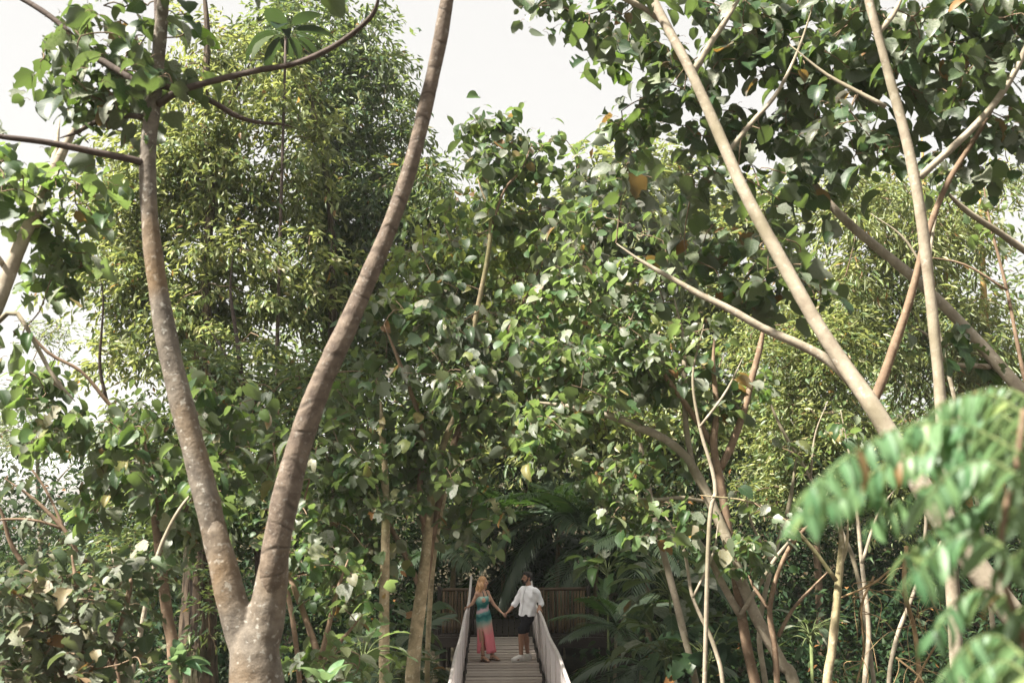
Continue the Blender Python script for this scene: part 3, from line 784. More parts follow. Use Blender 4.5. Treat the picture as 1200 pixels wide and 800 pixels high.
hand(mb, wR, (-.80, -.08, -.55), (.45, -.1, -.85), -1, .8, 1.02)
hand(mb, wL, (-.10, -.88, -.30), (0, .1, -1), -1, .6, 1.02)
capsule(mb, (.106, 0, 1.42), (.09, 0, 1.54), .056, .054)
Pm, Rm_ = head(mb, (.072, -.003, 1.615), (-.93, -.34, .02), 1.0, 1.05, 1.15)
hR = np.array((.045, .085, .87)); hL = np.array((.095, -.075, .87)); kR = np.array((.035, .06, .485)); kL = np.array((-.055, -.07, .485)); aR = np.array((.085, .055, .105)); aL = np.array((-.055, -.065, .105))
for h2, k_, a_ in ((hR, kR, aR), (hL, kL, aL)):
    capsule(mb, h2, k_, .098, .060); capsule(mb, k_, a_, .058, .040)
    c_ = k_ * .70 + a_ * .30 - fm * .018; ellipsoid(mb, c_, (.055, .055, .125))
    capsule(mb, a_ - np.array((0, 0, .03)), a_ + fm * .09 - np.array((0, 0, .06)), .034, .026)
solid('body', mb, M['skin_tan'], man, .0065, 3)
for k_ in (-1, 1):
    mb = MB(); ellipsoid(mb, Pm(.033 * k_, .086, .010), (.011, .009, .007), Rm_, 10, 6); link('eye', mb.mesh('eye', M['eye']), man)
    mb = MB(); ellipsoid(mb, Pm(.033 * k_, .092, .032), (.02, .007, .006), Rm_, 10, 6); link('eyebrow', mb.mesh('eyebrow', M['eye']), man)
M['hair_black'] = plain_mat('black_hair', (.016, .012, .010), .55, .3, 30, .35, .4)
M['beard'] = plain_mat('short_beard', (.045, .026, .018), .7, .3, 60, .2, .6)
mb = MB(); ellipsoid(mb, Pm(0, -.026, .056), (.084, .096, .082), Rm_); ellipsoid(mb, Pm(0, -.06, .0), (.072, .050, .07), Rm_); ellipsoid(mb, Pm(0, .03, .098), (.062, .055, .036), Rm_)
for k_ in (-1, 1): capsule(mb, Pm(.073 * k_, .01, .04), Pm(.072 * k_, .012, -.01), .012, .008, 8)
solid('hair', mb, M['hair_black'], man, .008, 2)
mb = MB(); ellipsoid(mb, Pm(0, .050, -.070), (.050, .046, .040), Rm_)
for k_ in (-1, 1): capsule(mb, Pm(.066 * k_, .004, -.012), Pm(.040 * k_, .050, -.078), .014, .020, 8)
capsule(mb, Pm(-.022, .090, -.034), Pm(.022, .090, -.034), .008, .008, 8)
solid('beard', mb, M['beard'], man, .007, 2)
# shirt, shorts, shoes
M['shirt'] = plain_mat('white_linen', (.80, .79, .81), .85, .05, 14, .15, .35)
mb = MB()
loft(mb, [(.066, 0, .885, .205, .158, .03), (.072, 0, .95, .195, .150, .02), (.085, 0, 1.04, .188, .142, .012), (.104, 0, 1.15, .192, .142, .01), (.118, 0, 1.27, .205, .146, .006), (.120, 0, 1.36, .196, .126), (.112, 0, 1.425, .135, .092), (.106, 0, 1.462, .078, .072)], fm, 40, nf=6)
for s_, e_, w2 in ((sR, eR, wR), (sL, eL, wL)):
    capsule(mb, s_, e_, .074, .062); m2 = e_ * .80 + w2 * .20; capsule(mb, e_, m2, .062, .060)
ringc = Pm(0, -.005, -.135)
for t in np.linspace(0, 2 * math.pi, 14)[:-1]:
    c_ = np.array((.100, 0, 1.475)) + rm * math.cos(t) * .062 + fm * math.sin(t) * .066; ellipsoid(mb, c_ - np.array((0, 0, .02 * (1 + math.sin(t)))), (.018, .018, .026), None, 8, 6)
o = solid('shirt', mb, M['shirt'], man, .008, 3)
me = o.data; co = np.empty(len(me.vertices) * 3, np.float32); me.vertices.foreach_get('co', co); co = co.reshape(-1, 3); nn = np.empty(len(me.vertices) * 3, np.float32); me.vertices.foreach_get('normal', nn); nn = nn.reshape(-1, 3)
wr = .0045 * (np.sin(co[:, 2] * 34 + co[:, 0] * 26 + 2 * np.sin(co[:, 1] * 14)) + np.sin(co[:, 2] * 21 - co[:, 0] * 45)); me.vertices.foreach_set('co', (co + nn * wr[:, None]).ravel())
M['button'] = plain_mat('shirt_placket', (.66, .65, .68), .7, .05)
mb = MB()
pl = [np.array((.066 + (.118 - .066) * (z - .9) / .5, 0, z)) + fm * b_ for z, b_ in ((.90, .168), (1.04, .150), (1.15, .150), (1.27, .153), (1.36, .135), (1.43, .106))]
tube(mb, pl, [.008, .008], 5); link('placket', mb.mesh('placket', M['button']), man)
M['shorts'] = plain_mat('black_shorts', (.010, .010, .013), .8, .2, 20, .2, .2)
mb = MB(); loft(mb, [(.062, 0, .80, .170, .125), (.063, 0, .88, .182, .135), (.066, 0, .95, .178, .13)], fm)
for h2, k_ in ((hR, kR), (hL, kL)):
    q_ = h2 * .16 + k_ * .84; capsule(mb, h2 - np.array((0, 0, .02)), q_ + np.array((0, 0, .05)), .122, .084)
    loft(mb, [(q_[0], q_[1], q_[2] - .005, .083, .085), (q_[0], q_[1], q_[2] + .12, .100, .102)], fm)
solid('shorts', mb, M['shorts'], man, .009, 2)
M['sneaker'] = plain_mat('white_sneaker', (.74, .72, .70), .55, .06, 20, .3)
M['sole'] = plain_mat('sneaker_sole', (.62, .60, .57), .6, .08, 20, .3)
for a_, fd in ((aL, np.array((-.90, -.42, 0))), (aR, np.array((-.82, -.57, 0)))):
    fd = fd / np.linalg.norm(fd); sd_ = np.array((-fd[1], fd[0], 0)); Rf = np.stack((fd, sd_, (0, 0, 1)), -1); z = np.array((0, 0, 1.0)); mb = MB()
    b_ = np.array((a_[0], a_[1], 0))
    ellipsoid(mb, b_ - fd * .025 + z * .065, (.066, .052, .058), Rf); capsule(mb, b_ + z * .085, b_ + fd * .13 + z * .055, .056, .050); ellipsoid(mb, b_ + fd * .15 + z * .048, (.068, .053, .042), Rf)
    capsule(mb, b_ + z * .10, b_ + z * .115, .046, .045)
    sh = solid('shoe', mb, M['sneaker'], man, .008, 2)
    mb = MB(); V = []
    for zz in (.0, .028):
        for t in np.linspace(0, 2 * math.pi, 21)[:-1]: V.append(b_ + fd * (.06 + math.cos(t) * .152) + sd_ * math.sin(t) * (.047 - .006 * math.cos(t + 2)) + z * zz)
    F = [tuple(range(20))[::-1], tuple(range(20, 40))] + [(j, (j + 1) % 20, 20 + (j + 1) % 20, 20 + j) for j in range(20)]
    mb.add(V, F); link('sole', mb.mesh('sole', M['sole'], smooth=False), sh)
# ------------------------------------------------------------------ trees
def limb(nm, Y0, Y1, pts, bark=None, ground=False, swell=1.35):
    """pts: (px, py, width in px) measured on the photograph, depth running from Y0 to Y1"""
    n_ = len(pts); out = []
    for i, (a, b_, w_, *r_) in enumerate(pts):
        if r_: out.append((a, b_, w_, r_[0])); continue
        Y_ = Y0 + (Y1 - Y0) * i / max(1, n_ - 1); out.append((a, b_, Y_, w_ * .5 * Y_ / FPX))
    if n_ >= 3 and len(pts[-1]) == 3:       # limbs run out into twigs
        a, b_, c, r_ = out[-1]; out[-1] = (a, b_, c, r_ * .3)
    if ground:
        p = at(pts[0][0], pts[0][1], Y0); p1 = at(pts[1][0], pts[1][1], Y0)
        zg = g(p[0], p[1]); h = max(.2, p[2] - zg); d = (p - p1); k_ = min(.5, abs(d[0] / (d[2] - 1e-6)) * .5) * np.sign(d[0])
        q_ = (float(p[0] + k_ * h), float(p[1]), zg - .15)
        m_ = tuple((np.array(q_) * .5 + p * .5 + np.array((-k_ * h * .12, 0, 0))).tolist())
        out = [(q_, 0, 0, out[0][3] * swell), (m_, 0, 0, out[0][3] * (1 + (swell - 1) * .3))] + out
    return (nm, out, bark)
def base_of(L):
    p = L[1][0][0]; return (p[0], p[1], p[2] + .15)

# forked tree with the brown ringed trunk
V0 = limb('trunk', 7.5, 7.5, [(301, 840, 66), (300, 790, 62), (298, 760, 55), (296, 738, 42), (296, 716, 22)], ground=True)
limbs = [
    limb('stem', 7.5, 7.7, [(272, 705, 20), (268, 690, 26), (255, 640, 30), (236, 560, 29), (215, 480, 27), (197, 405, 25), (184, 330, 22), (176, 260, 20), (173, 190, 19), (178, 130, 19), (184, 80, 17), (189, 30, 15), (194, -40, 14), (200, -130, 12), ((-4.0, 7.2, 11.0), 0, 0, .04)], M['bark_lichen']),
    limb('stem', 7.48, 7.2, [(314, 708, 20), (317, 690, 28), (323, 645, 33), (338, 570, 31), (356, 505, 28), (378, 445, 26), (406, 385, 24), (430, 330, 22), (455, 270, 20), (478, 205, 19), (494, 145, 18), (508, 85, 17), (518, 35, 17), (528, -30, 16), (540, -130, 14)]),
    limb('branch', 7.6, 7.2, [(172, 192, 10), (150, 186, 9), (110, 178, 9), (55, 167, 8), (0, 160, 7), (-60, 150, 6)], M['bark_dark']),
    limb('branch', 7.6, 7.9, [(182, 112, 11), (160, 96, 10), (130, 78, 9), (100, 58, 8), (66, 25, 7), (28, 0, 7), (-20, -25, 5)], M['bark_dark']),
    limb('branch', 7.6, 6.9, [(186, 122, 10), (210, 107, 9), (250, 95, 8), (300, 83, 8), (345, 75, 7), (385, 58, 7), (415, 38, 6), (438, 15, 6), (446, -15, 5)], M['bark_dark']),
    limb('branch', 7.6, 8.0, [(186, 100, 9), (220, 108, 8), (250, 120, 7), (275, 135, 7), (300, 143, 5), (332, 146, 3), (350, 152, 1.5)], M['bark_dark']),
    limb('branch', 7.6, 7.9, [(170, 138, 8), (150, 136, 7), (115, 142, 6), (90, 155, 5), (70, 162, 4)], M['bark_dark']),
    limb('branch', 7.7, 7.9, [(188, 60, 8), (184, 20, 7), (180, -40, 6)], M['bark_dark']),
]
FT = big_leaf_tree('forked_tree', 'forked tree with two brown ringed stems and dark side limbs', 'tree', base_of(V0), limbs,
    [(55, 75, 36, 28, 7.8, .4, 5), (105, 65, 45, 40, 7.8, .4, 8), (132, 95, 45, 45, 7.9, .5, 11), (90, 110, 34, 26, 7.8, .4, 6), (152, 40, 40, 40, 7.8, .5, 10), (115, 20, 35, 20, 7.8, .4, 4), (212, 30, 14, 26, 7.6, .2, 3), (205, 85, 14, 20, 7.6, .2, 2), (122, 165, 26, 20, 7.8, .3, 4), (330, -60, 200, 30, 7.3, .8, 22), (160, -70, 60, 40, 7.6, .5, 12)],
    'broad', M['broad_dark'], .205, 5, M['bark_v'], M['twig'], down=(.2, 1.1), ring=.008)  # darker leaf colour stands in for the crown being backlit

mb = MB(); _b = parent_base(FT)
for L_ in (V0, limb('', 7.5, 7.5, [(297, 830, 28), (290, 770, 36), (280, 735, 36), (268, 690, 34), (260, 655, 31), (252, 620, 24), (246, 595, 16)]), limb('', 7.5, 7.48, [(301, 830, 32), (305, 770, 40), (311, 735, 42), (315, 705, 40), (320, 670, 36), (325, 635, 28), (330, 605, 18)])):
    P_ = [at(a, b_, c) if not isinstance(a, tuple) else np.array(a) for a, b_, c, _r in L_[1]]; tube(mb, [p - _b for p in P_], [p[3] for p in L_[1]], 16, n=60, lump=.03)
solid('trunk', mb, M['bark_lichen'], FT, .018, 10)

# pale leaning tree at the edge beside it
A0 = limb('trunk', 8.8, 9.2, [(-34, 420, 20), (-6, 362, 19), (16, 305, 17), (38, 255, 15), (58, 212, 13), (80, 165, 10), (100, 130, 7)], ground=True)
big_leaf_tree('pale_leaning_tree', 'pale tan slender tree leaning in beside the forked tree, big leaves at its top', 'tree', base_of(A0),
    [A0, limb('branch', 9.0, 9.4, [(52, 222, 10), (62, 195, 9), (66, 170, 7), (70, 140, 5)]), limb('branch', 9.0, 8.6, [(10, 320, 7), (-4, 300, 6), (-20, 285, 5)]), limb('branch', 9.1, 9.0, [(-20, 395, 7), (15, 365, 6), (40, 400, 5), (62, 440, 5), (88, 470, 4)])],
    [(30, 215, 40, 30, 9, .5, 8), (100, 225, 35, 40, 9.2, .5, 9), (95, 290, 35, 35, 9.2, .5, 8), (55, 330, 30, 30, 9.2, .5, 5), (5, 395, 25, 30, 9, .4, 5), (35, 260, 40, 28, 9.1, .5, 5), (8, 190, 18, 22, 9.1, .5, 4)],
    'broad', M['broad'], .21, 6, M['bark_tan'], M['twig'])

# slim tree with hanging leaves between the stems and the edge
A0 = limb('trunk', 12.0, 12.2, [(205, 800, 14), (196, 720, 13), (186, 640, 11), (178, 570, 9), (168, 510, 7)], ground=True)
big_leaf_tree('drooping_leaf_tree', 'slim tree with large dark drooping leaves behind the forked tree', 'tree', base_of(A0),
    [A0, limb('branch', 12.0, 11.7, [(178, 570, 6), (150, 500, 5), (125, 470, 5), (95, 435, 4), (55, 412, 4), (20, 370, 3)]), limb('branch', 12.0, 12.4, [(186, 640, 7), (215, 600, 6), (240, 550, 5), (268, 500, 4)]),
     limb('branch', 12.1, 12.0, [(125, 470, 5), (117, 430, 4), (119, 390, 3), (121, 350, 2), (116, 318, 1)], M['bark_dark'])],
    [(45, 455, 45, 30, 11.8, .6, 9), (70, 500, 55, 35, 11.8, .7, 12), (150, 490, 50, 40, 12, .7, 12), (150, 555, 50, 35, 12, .7, 12), (195, 560, 50, 45, 12.2, .7, 12), (262, 470, 55, 40, 12.6, .7, 12), (255, 530, 55, 45, 12.5, .7, 12), (330, 540, 45, 50, 13, .7, 9), (220, 620, 45, 40, 12.2, .7, 9), (110, 615, 25, 15, 12, .5, 2)],
    'broad', M['broad'], .20, 11, M['bark_red'], M['twig'], down=(.3, 1.4))

# dusty leaved bush low by the edge
A0 = limb('stem', 9.6, 9.8, [(100, 830, 9), (96, 760, 9), (92, 700, 8), (84, 650, 6)], ground=True)
big_leaf_tree('dusty_leaf_bush', 'low bush with pale dusty curling leaves and thin stems', 'bush', base_of(A0),
    [A0, limb('stem', 9.7, 10, [(110, 830, 8), (135, 760, 8), (150, 700, 7), (158, 650, 5)]), limb('stem', 9.7, 9.3, [(92, 830, 7), (60, 760, 6), (35, 700, 5)])],
    [(40, 690, 60, 35, 9.5, .6, 14), (110, 690, 50, 35, 9.8, .6, 12), (60, 740, 65, 35, 9.4, .6, 14), (145, 680, 35, 30, 10, .5, 6), (90, 780, 85, 28, 9.4, .6, 14), (160, 740, 28, 36, 10, .5, 4), (15, 770, 40, 40, 9.2, .5, 8)],
    'dusty', M['dusty'], .165, 9, M['bark_red'], M['twig'], n_obj=300, down=(0, .9))

# thin reddish arching shrub with few leaves beside the sky gap
A0 = limb('stem', 14, 14, [(118, 690, 5), (95, 655, 5), (75, 620, 5), (40, 585, 4), (5, 560, 3)], ground=True)
big_leaf_tree('bare_arching_shrub', 'thin bare arching shrub with a few reddish leaves against the pale gap', 'shrub', base_of(A0),
    [A0, limb('branch', 14, 14.2, [(75, 620, 4), (62, 590, 3), (45, 560, 3), (20, 530, 2)]), limb('branch', 14, 13.8, [(75, 620, 4), (45, 610, 3), (10, 608, 3), (-20, 612, 2)]), limb('branch', 14, 13.9, [(30, 665, 6), (12, 635, 5), (2, 600, 4), (-12, 580, 3)])],
    [(40, 612, 12, 10, 14, .3, 3), (15, 575, 20, 20, 14, .3, 3), (80, 640, 20, 10, 14, .3, 3)], 'dusty', M['dusty'], .2, 4, M['bark_red'], M['twig'])

# middle clump: several stems left of the bridge carrying the large central crown
A0 = limb('trunk', 15, 15.4, [(482, 830, 17), (486, 760, 16), (493, 700, 14), (500, 640, 12), (506, 580, 10), (520, 520, 8), (540, 470, 7), (556, 380, 6), (575, 270, 5), (560, 210, 4)], ground=True)
big_leaf_tree('tall_clump_tree', 'many stemmed tree left of the footbridge with a tall broad leaved crown', 'tree', base_of(A0),
    [A0, limb('trunk', 15, 15.8, [(478, 830, 10), (496, 700, 9), (512, 600, 8), (532, 520, 8), (548, 480, 7), (590, 400, 6), (640, 300, 5)], M['bark_red']),
     limb('branch', 15.2, 14.6, [(500, 640, 8), (492, 570, 7), (497, 510, 6), (470, 430, 5), (450, 380, 4)], M['bark_red']),
     limb('branch', 15.1, 15, [(493, 690, 7), (470, 640, 6), (440, 590, 5), (415, 560, 4)], M['bark_red']),
     limb('branch', 15.4, 15.6, [(572, 280, 4), (590, 225, 3), (610, 200, 3), (625, 165, 2)], M['bark_red'])],
    [(450, 480, 75, 55, 15, .9, 22), (530, 440, 80, 60, 15, 1, 25), (600, 470, 60, 50, 15.2, .9, 20), (470, 390, 55, 50, 15.5, .8, 11), (545, 350, 80, 60, 15.8, 1, 14), (600, 380, 60, 50, 15.6, 1, 12), (430, 570, 55, 50, 14.8, .8, 18), (500, 550, 60, 45, 14.8, .8, 18), (560, 610, 45, 30, 15, .7, 8), (440, 640, 45, 35, 14.8, .7, 10),
     (560, 175, 35, 35, 16, .8, 8), (610, 190, 45, 35, 16, .8, 10), (560, 250, 60, 45, 16, .9, 9), (630, 240, 50, 45, 16, .9, 7), (490, 300, 50, 40, 16, .8, 6), (545, 145, 22, 16, 16, .4, 3), (640, 165, 22, 14, 16, .4, 3), (585, 150, 30, 18, 16, .5, 4), (680, 205, 30, 20, 16, .5, 5)],
    'broad', M['broad'], .198, 15, M['bark_mottled'], M['twig'], down=(.1, 1.2))

# a silvery leaved tree and a bright small leaved one woven into the central crown
A0 = limb('trunk', 15.6, 15.8, [(820, 830, 8), (796, 720, 8), (768, 610, 7), (746, 500, 6), (730, 400, 6), (735, 310, 5), (745, 230, 4)], ground=True)
big_leaf_tree('silver_leaf_tree', 'slender tree with greyish silver leaves at the upper middle of the canopy', 'tree', base_of(A0), [A0, limb('branch', 15.7, 15.6, [(735, 310, 4), (700, 270, 3), (680, 230, 2)]), limb('branch', 15.7, 15.9, [(735, 340, 4), (775, 290, 3), (790, 250, 2)])],
    [(690, 240, 60, 40, 15.6, .9, 16), (750, 235, 50, 45, 15.7, .9, 16), (720, 300, 70, 45, 15.6, .9, 18), (790, 290, 45, 45, 15.8, .8, 12), (660, 310, 40, 40, 15.4, .8, 9), (715, 205, 40, 22, 15.7, .7, 7), (640, 420, 50, 40, 15.2, .8, 8), (520, 440, 60, 40, 14.6, .6, 9), (560, 400, 50, 40, 15, .8, 8)],
    'silver', M['silver'], .24, 9, M['bark_tan'], M['twig'], down=(.3, 1.6), jit=.7)
A0 = limb('trunk', 17.2, 17.4, [(500, 830, 6), (503, 720, 6), (513, 620, 6), (535, 520, 6), (560, 430, 6), (574, 340, 5), (578, 260, 3), (590, 200, 2)], ground=True)
big_leaf_tree('bright_leaf_tree', 'slender tree with small bright sunlit leaves in the middle of the canopy', 'tree', base_of(A0), [A0, limb('branch', 17.3, 17, [(578, 400, 4), (530, 340, 3), (500, 290, 2)], M['bark_red']), limb('branch', 17.3, 17.5, [(576, 350, 4), (630, 300, 3), (650, 250, 2)], M['bark_red'])],
    [(500, 290, 60, 45, 16.8, .9, 26), (560, 300, 60, 50, 16.8, .9, 28), (620, 290, 60, 50, 16.9, .9, 28), (590, 230, 60, 40, 17, .9, 20), (520, 350, 60, 45, 16.6, .9, 22), (610, 360, 60, 45, 16.6, .9, 22), (680, 380, 60, 45, 16.5, .9, 18), (470, 340, 40, 40, 16.8, .8, 14), (650, 470, 70, 40, 16, .9, 18), (740, 490, 50, 40, 16, .9, 14)],
    'oval', M['bright'], .17, 14, M['bark_mottled'], M['twig'], down=(.1, 1.3), jit=.7, shapes0=OVAL1, shapes1=OVAL1, spread=.42)

# straight pale mottled trunk
A0 = limb('trunk', 14.5, 14.7, [(450, 830, 12), (450, 740, 12), (451, 660, 11), (452, 590, 10), (449, 530, 9), (446, 470, 8)], ground=True)
big_leaf_tree('mottled_trunk_tree', 'straight slender trunk with mottled pale bark beside the many stemmed tree', 'tree', base_of(A0), [A0, limb('branch', 14.6, 14.9, [(452, 600, 5), (436, 560, 4), (410, 520, 3)])],
    [(400, 500, 40, 40, 15, .7, 10), (390, 570, 40, 40, 15, .7, 10), (395, 640, 35, 35, 14.6, .6, 8)], 'broad', M['broad'], .23, 9, M['bark_mottled'], M['twig'])

# right hand clump of tan stems leaning over the bridge
A0 = limb('trunk', 13.2, 13.6, [(935, 820, 14), (915, 775, 14), (885, 720, 13), (866, 672, 13), (852, 632, 12), (838, 600, 12), (822, 566, 11), (803, 535, 11), (780, 515, 10), (748, 500, 10), (715, 487, 9), (670, 477, 7), (620, 470, 5)], ground=True)
big_leaf_tree('arching_stem_tree', 'clump of tan arching stems right of the footbridge, crown spreading over it', 'tree', base_of(A0),
    [A0, limb('trunk', 13.3, 13.6, [(890, 820, 12), (876, 760, 12), (866, 700, 11), (858, 650, 10), (850, 600, 10), (843, 560, 10), (836, 520, 9), (840, 480, 7), (836, 430, 5), (838, 380, 4)], M['bark_red']),
     limb('branch', 13.3, 13.1, [(869, 722, 9), (850, 690, 8), (828, 648, 7), (800, 612, 6), (788, 596, 5)]),
     limb('branch', 13.5, 13.9, [(843, 550, 9), (858, 520, 9), (872, 480, 8), (882, 440, 8), (891, 405, 7), (897, 370, 4)], M['bark_red']),
     limb('branch', 13.6, 13.2, [(836, 522, 8), (815, 490, 7), (790, 455, 6), (765, 420, 4), (752, 395, 3)], M['bark_red']),
     limb('branch', 13.5, 13.7, [(812, 548, 7), (804, 500, 7), (802, 450, 7), (801, 400, 5), (790, 350, 4)]),
     limb('branch', 13.5, 13.2, [(840, 590, 5), (800, 583, 5), (770, 585, 4), (740, 583, 3)]),
     limb('branch', 13.2, 13.0, [(868, 720, 6), (905, 660, 5), (920, 640, 4), (945, 610, 3)])],
    [(700, 430, 80, 55, 13.4, .9, 24), (640, 400, 60, 60, 14, .9, 18), (690, 340, 70, 50, 14, .9, 13), (760, 350, 65, 55, 13.8, .9, 14), (770, 440, 55, 45, 13.5, .8, 14), (850, 460, 50, 45, 13.9, .8, 12), (640, 500, 55, 30, 13.6, .7, 12), (730, 540, 60, 35, 13.4, .7, 12), (690, 260, 65, 40, 14.4, .9, 6), (750, 270, 50, 40, 14.2, .9, 4), (740, 600, 40, 25, 13.2, .6, 6), (800, 620, 30, 30, 13.0, .6, 4), (870, 640, 30, 25, 13, .5, 4)],
    'broad', M['broad'], .182, 15, M['bark_tan'], M['twig'], down=(.1, 1.2))

# big tan tree
A0 = limb('trunk', 8.6, 10, [(1300, 870, 34), (1210, 750, 31), (1120, 632, 28), (1036, 498, 22), (1008, 455, 20), (985, 422, 18), (955, 375, 17), (925, 322, 16), (895, 268, 15), (870, 220, 15), (848, 170, 14), (826, 120, 13), (805, 75, 12), (778, 25, 11), (755, -20, 10), (720, -80, 10)], ground=True, swell=1.2)
big_leaf_tree('tall_tan_tree', 'tall tan tree leaning across the upper view with a dark leaf canopy', 'tree', base_of(A0),
    [A0, limb('branch', 9.6, 10.2, [(998, 448, 13), (975, 425, 12), (940, 405, 11), (895, 385, 10), (855, 362, 9), (820, 345, 8), (785, 325, 6), (750, 305, 4), (722, 285, 3)]),
     limb('branch', 9.4, 9.2, [(1022, 475, 12), (1036, 440, 12), (1048, 405, 11), (1062, 365, 10), (1072, 330, 9), (1085, 280, 8), (1110, 215, 7), (1150, 150, 6), (1192, 75, 6)], M['bark_red']),
     limb('branch', 9.9, 10.2, [(812, 85, 9), (830, 55, 8), (850, 25, 7), (872, -10, 6)]),
     limb('branch', 9.9, 10.3, [(850, 182, 6), (880, 145, 6), (910, 110, 5), (935, 60, 4), (955, 0, 3)]),
     limb('branch', 9.9, 9.6, [(780, 28, 8), (758, 12, 7), (735, 0, 7), (690, -20, 5), (640, -30, 4)])],
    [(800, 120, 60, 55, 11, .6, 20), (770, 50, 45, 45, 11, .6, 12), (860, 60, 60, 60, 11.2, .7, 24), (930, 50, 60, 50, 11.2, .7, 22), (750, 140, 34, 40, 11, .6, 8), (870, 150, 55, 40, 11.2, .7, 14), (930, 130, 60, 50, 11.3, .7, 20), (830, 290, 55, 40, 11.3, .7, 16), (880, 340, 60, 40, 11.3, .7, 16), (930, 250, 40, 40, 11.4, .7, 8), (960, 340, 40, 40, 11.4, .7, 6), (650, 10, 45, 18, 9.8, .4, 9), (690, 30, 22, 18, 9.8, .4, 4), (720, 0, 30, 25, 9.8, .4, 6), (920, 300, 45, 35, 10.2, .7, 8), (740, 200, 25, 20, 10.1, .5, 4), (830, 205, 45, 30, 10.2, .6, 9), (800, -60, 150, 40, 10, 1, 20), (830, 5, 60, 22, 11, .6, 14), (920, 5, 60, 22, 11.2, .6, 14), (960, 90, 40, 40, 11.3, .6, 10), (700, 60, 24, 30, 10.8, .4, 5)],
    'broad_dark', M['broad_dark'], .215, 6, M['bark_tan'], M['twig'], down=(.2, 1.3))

# upright tan tree further along
A0 = limb('trunk', 9.0, 9.0, [(1112, 620, 15), (1106, 540, 14), (1101, 455, 13), (1096, 400, 13), (1091, 350, 13), (1085, 300, 13), (1078, 245, 13), (1068, 190, 12), (1056, 140, 12), (1042, 90, 11), (1030, 45, 10), (1018, 0, 11), (1005, -60, 9)], ground=True)
big_leaf_tree('upright_tan_tree', 'upright slender tan tree with a side limb rising to the frame edge', 'tree', base_of(A0),
    [A0, limb('branch', 9.0, 8.7, [(1078, 208, 10), (1095, 192, 9), (1130, 160, 9), (1160, 128, 8), (1183, 95, 8), (1203, 55, 7), (1220, 10, 6)]),
     limb('branch', 9.0, 9.2, [(1030, 38, 8), (1048, 15, 7), (1062, -15, 6)]),
     limb('branch', 9.0, 9.3, [(1038, 125, 6), (1000, 105, 5), (965, 85, 4), (925, 52, 3)])],
    [(1010, 70, 55, 50, 10.1, .6, 16), (1090, 50, 50, 45, 9.9, .6, 14), (1150, 60, 45, 50, 9.4, .6, 14), (1110, 130, 45, 40, 9.8, .6, 10), (990, 150, 50, 40, 10.1, .6, 12), (1180, 20, 30, 40, 9.2, .5, 8), (1045, 170, 40, 30, 9.9, .5, 6), (1140, 185, 40, 30, 9.7, .5, 6), (1060, -70, 130, 35, 9, .9, 18), (1010, 8, 50, 22, 10, .5, 12), (1100, 5, 50, 22, 9.8, .5, 12), (1170, 8, 35, 25, 9.3, .5, 8), (1190, 130, 25, 50, 9.3, .5, 9), (1060, 100, 40, 40, 10, .5, 8)],
    'broad_dark', M['broad_dark'], .215, 6, M['bark_tan'], M['twig'], down=(.2, 1.3))

# long leaning trunk behind
A0 = limb('trunk', 11.5, 12.4, [(1290, 560, 17), (1240, 505, 16), (1192, 452, 15), (1150, 405, 14), (1110, 362, 13), (1070, 325, 12), (1030, 292, 11), (995, 262, 10), (965, 230, 9), (945, 200, 7), (930, 165, 5)], ground=True)
big_leaf_tree('long_leaning_tree', 'thin tan trunk slanting behind the upright tree, sparse leaves', 'tree', base_of(A0),
    [A0, limb('branch', 11.8, 11.5, [(1165, 430, 7), (1140, 428, 6), (1110, 425, 5), (1090, 395, 4), (1068, 382, 3)]), limb('branch', 12, 11.6, [(1210, 300, 9), (1170, 272, 8), (1130, 245, 7), (1100, 215, 5)])],
    [(960, 190, 40, 30, 12.3, .6, 6), (900, 210, 40, 30, 12.4, .6, 6), (1000, 225, 35, 20, 12, .5, 4), (1120, 420, 40, 25, 11.8, .5, 4)], 'broad_dark', M['broad_dark'], .27, 5, M['bark_tan'], M['twig'])

# twiggy grey shrub with pale stem in the dark hollow
A0 = limb('trunk', 12.4, 12.6, [(968, 830, 10), (975, 760, 10), (981, 700, 9), (986, 640, 7), (984, 600, 5)], ground=True)
big_leaf_tree('pale_stem_sapling', 'thin pale greenish sapling standing in the dark hollow, crossed by twigs', 'sapling', base_of(A0),
    [A0, limb('branch', 12.4, 12.2, [(980, 680, 5), (950, 640, 5), (920, 610, 4), (880, 588, 3), (820, 580, 3)]), limb('branch', 12.5, 12.8, [(982, 672, 5), (992, 640, 4), (994, 600, 3)])],
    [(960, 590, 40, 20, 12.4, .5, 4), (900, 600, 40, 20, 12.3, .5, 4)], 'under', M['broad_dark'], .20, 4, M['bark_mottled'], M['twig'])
A0 = limb('trunk', 12.9, 12.8, [(912, 830, 7), (908, 760, 7), (902, 715, 6), (912, 670, 5), (932, 632, 5), (962, 602, 4)], ground=True)
big_leaf_tree('crooked_sapling', 'crooked bare brown sapling bending beside the pale greenish sapling', 'sapling', base_of(A0),
    [A0, limb('branch', 12.9, 13.1, [(912, 745, 5), (928, 715, 4), (950, 690, 3), (980, 660, 3)]), limb('branch', 12.9, 13, [(902, 715, 4), (885, 690, 4), (876, 672, 3)])],
    [(930, 620, 30, 15, 12.9, .4, 3), (880, 660, 15, 15, 12.9, .4, 2)], 'under', M['broad_dark'], .18, 4, M['bark_red'], M['twig'])

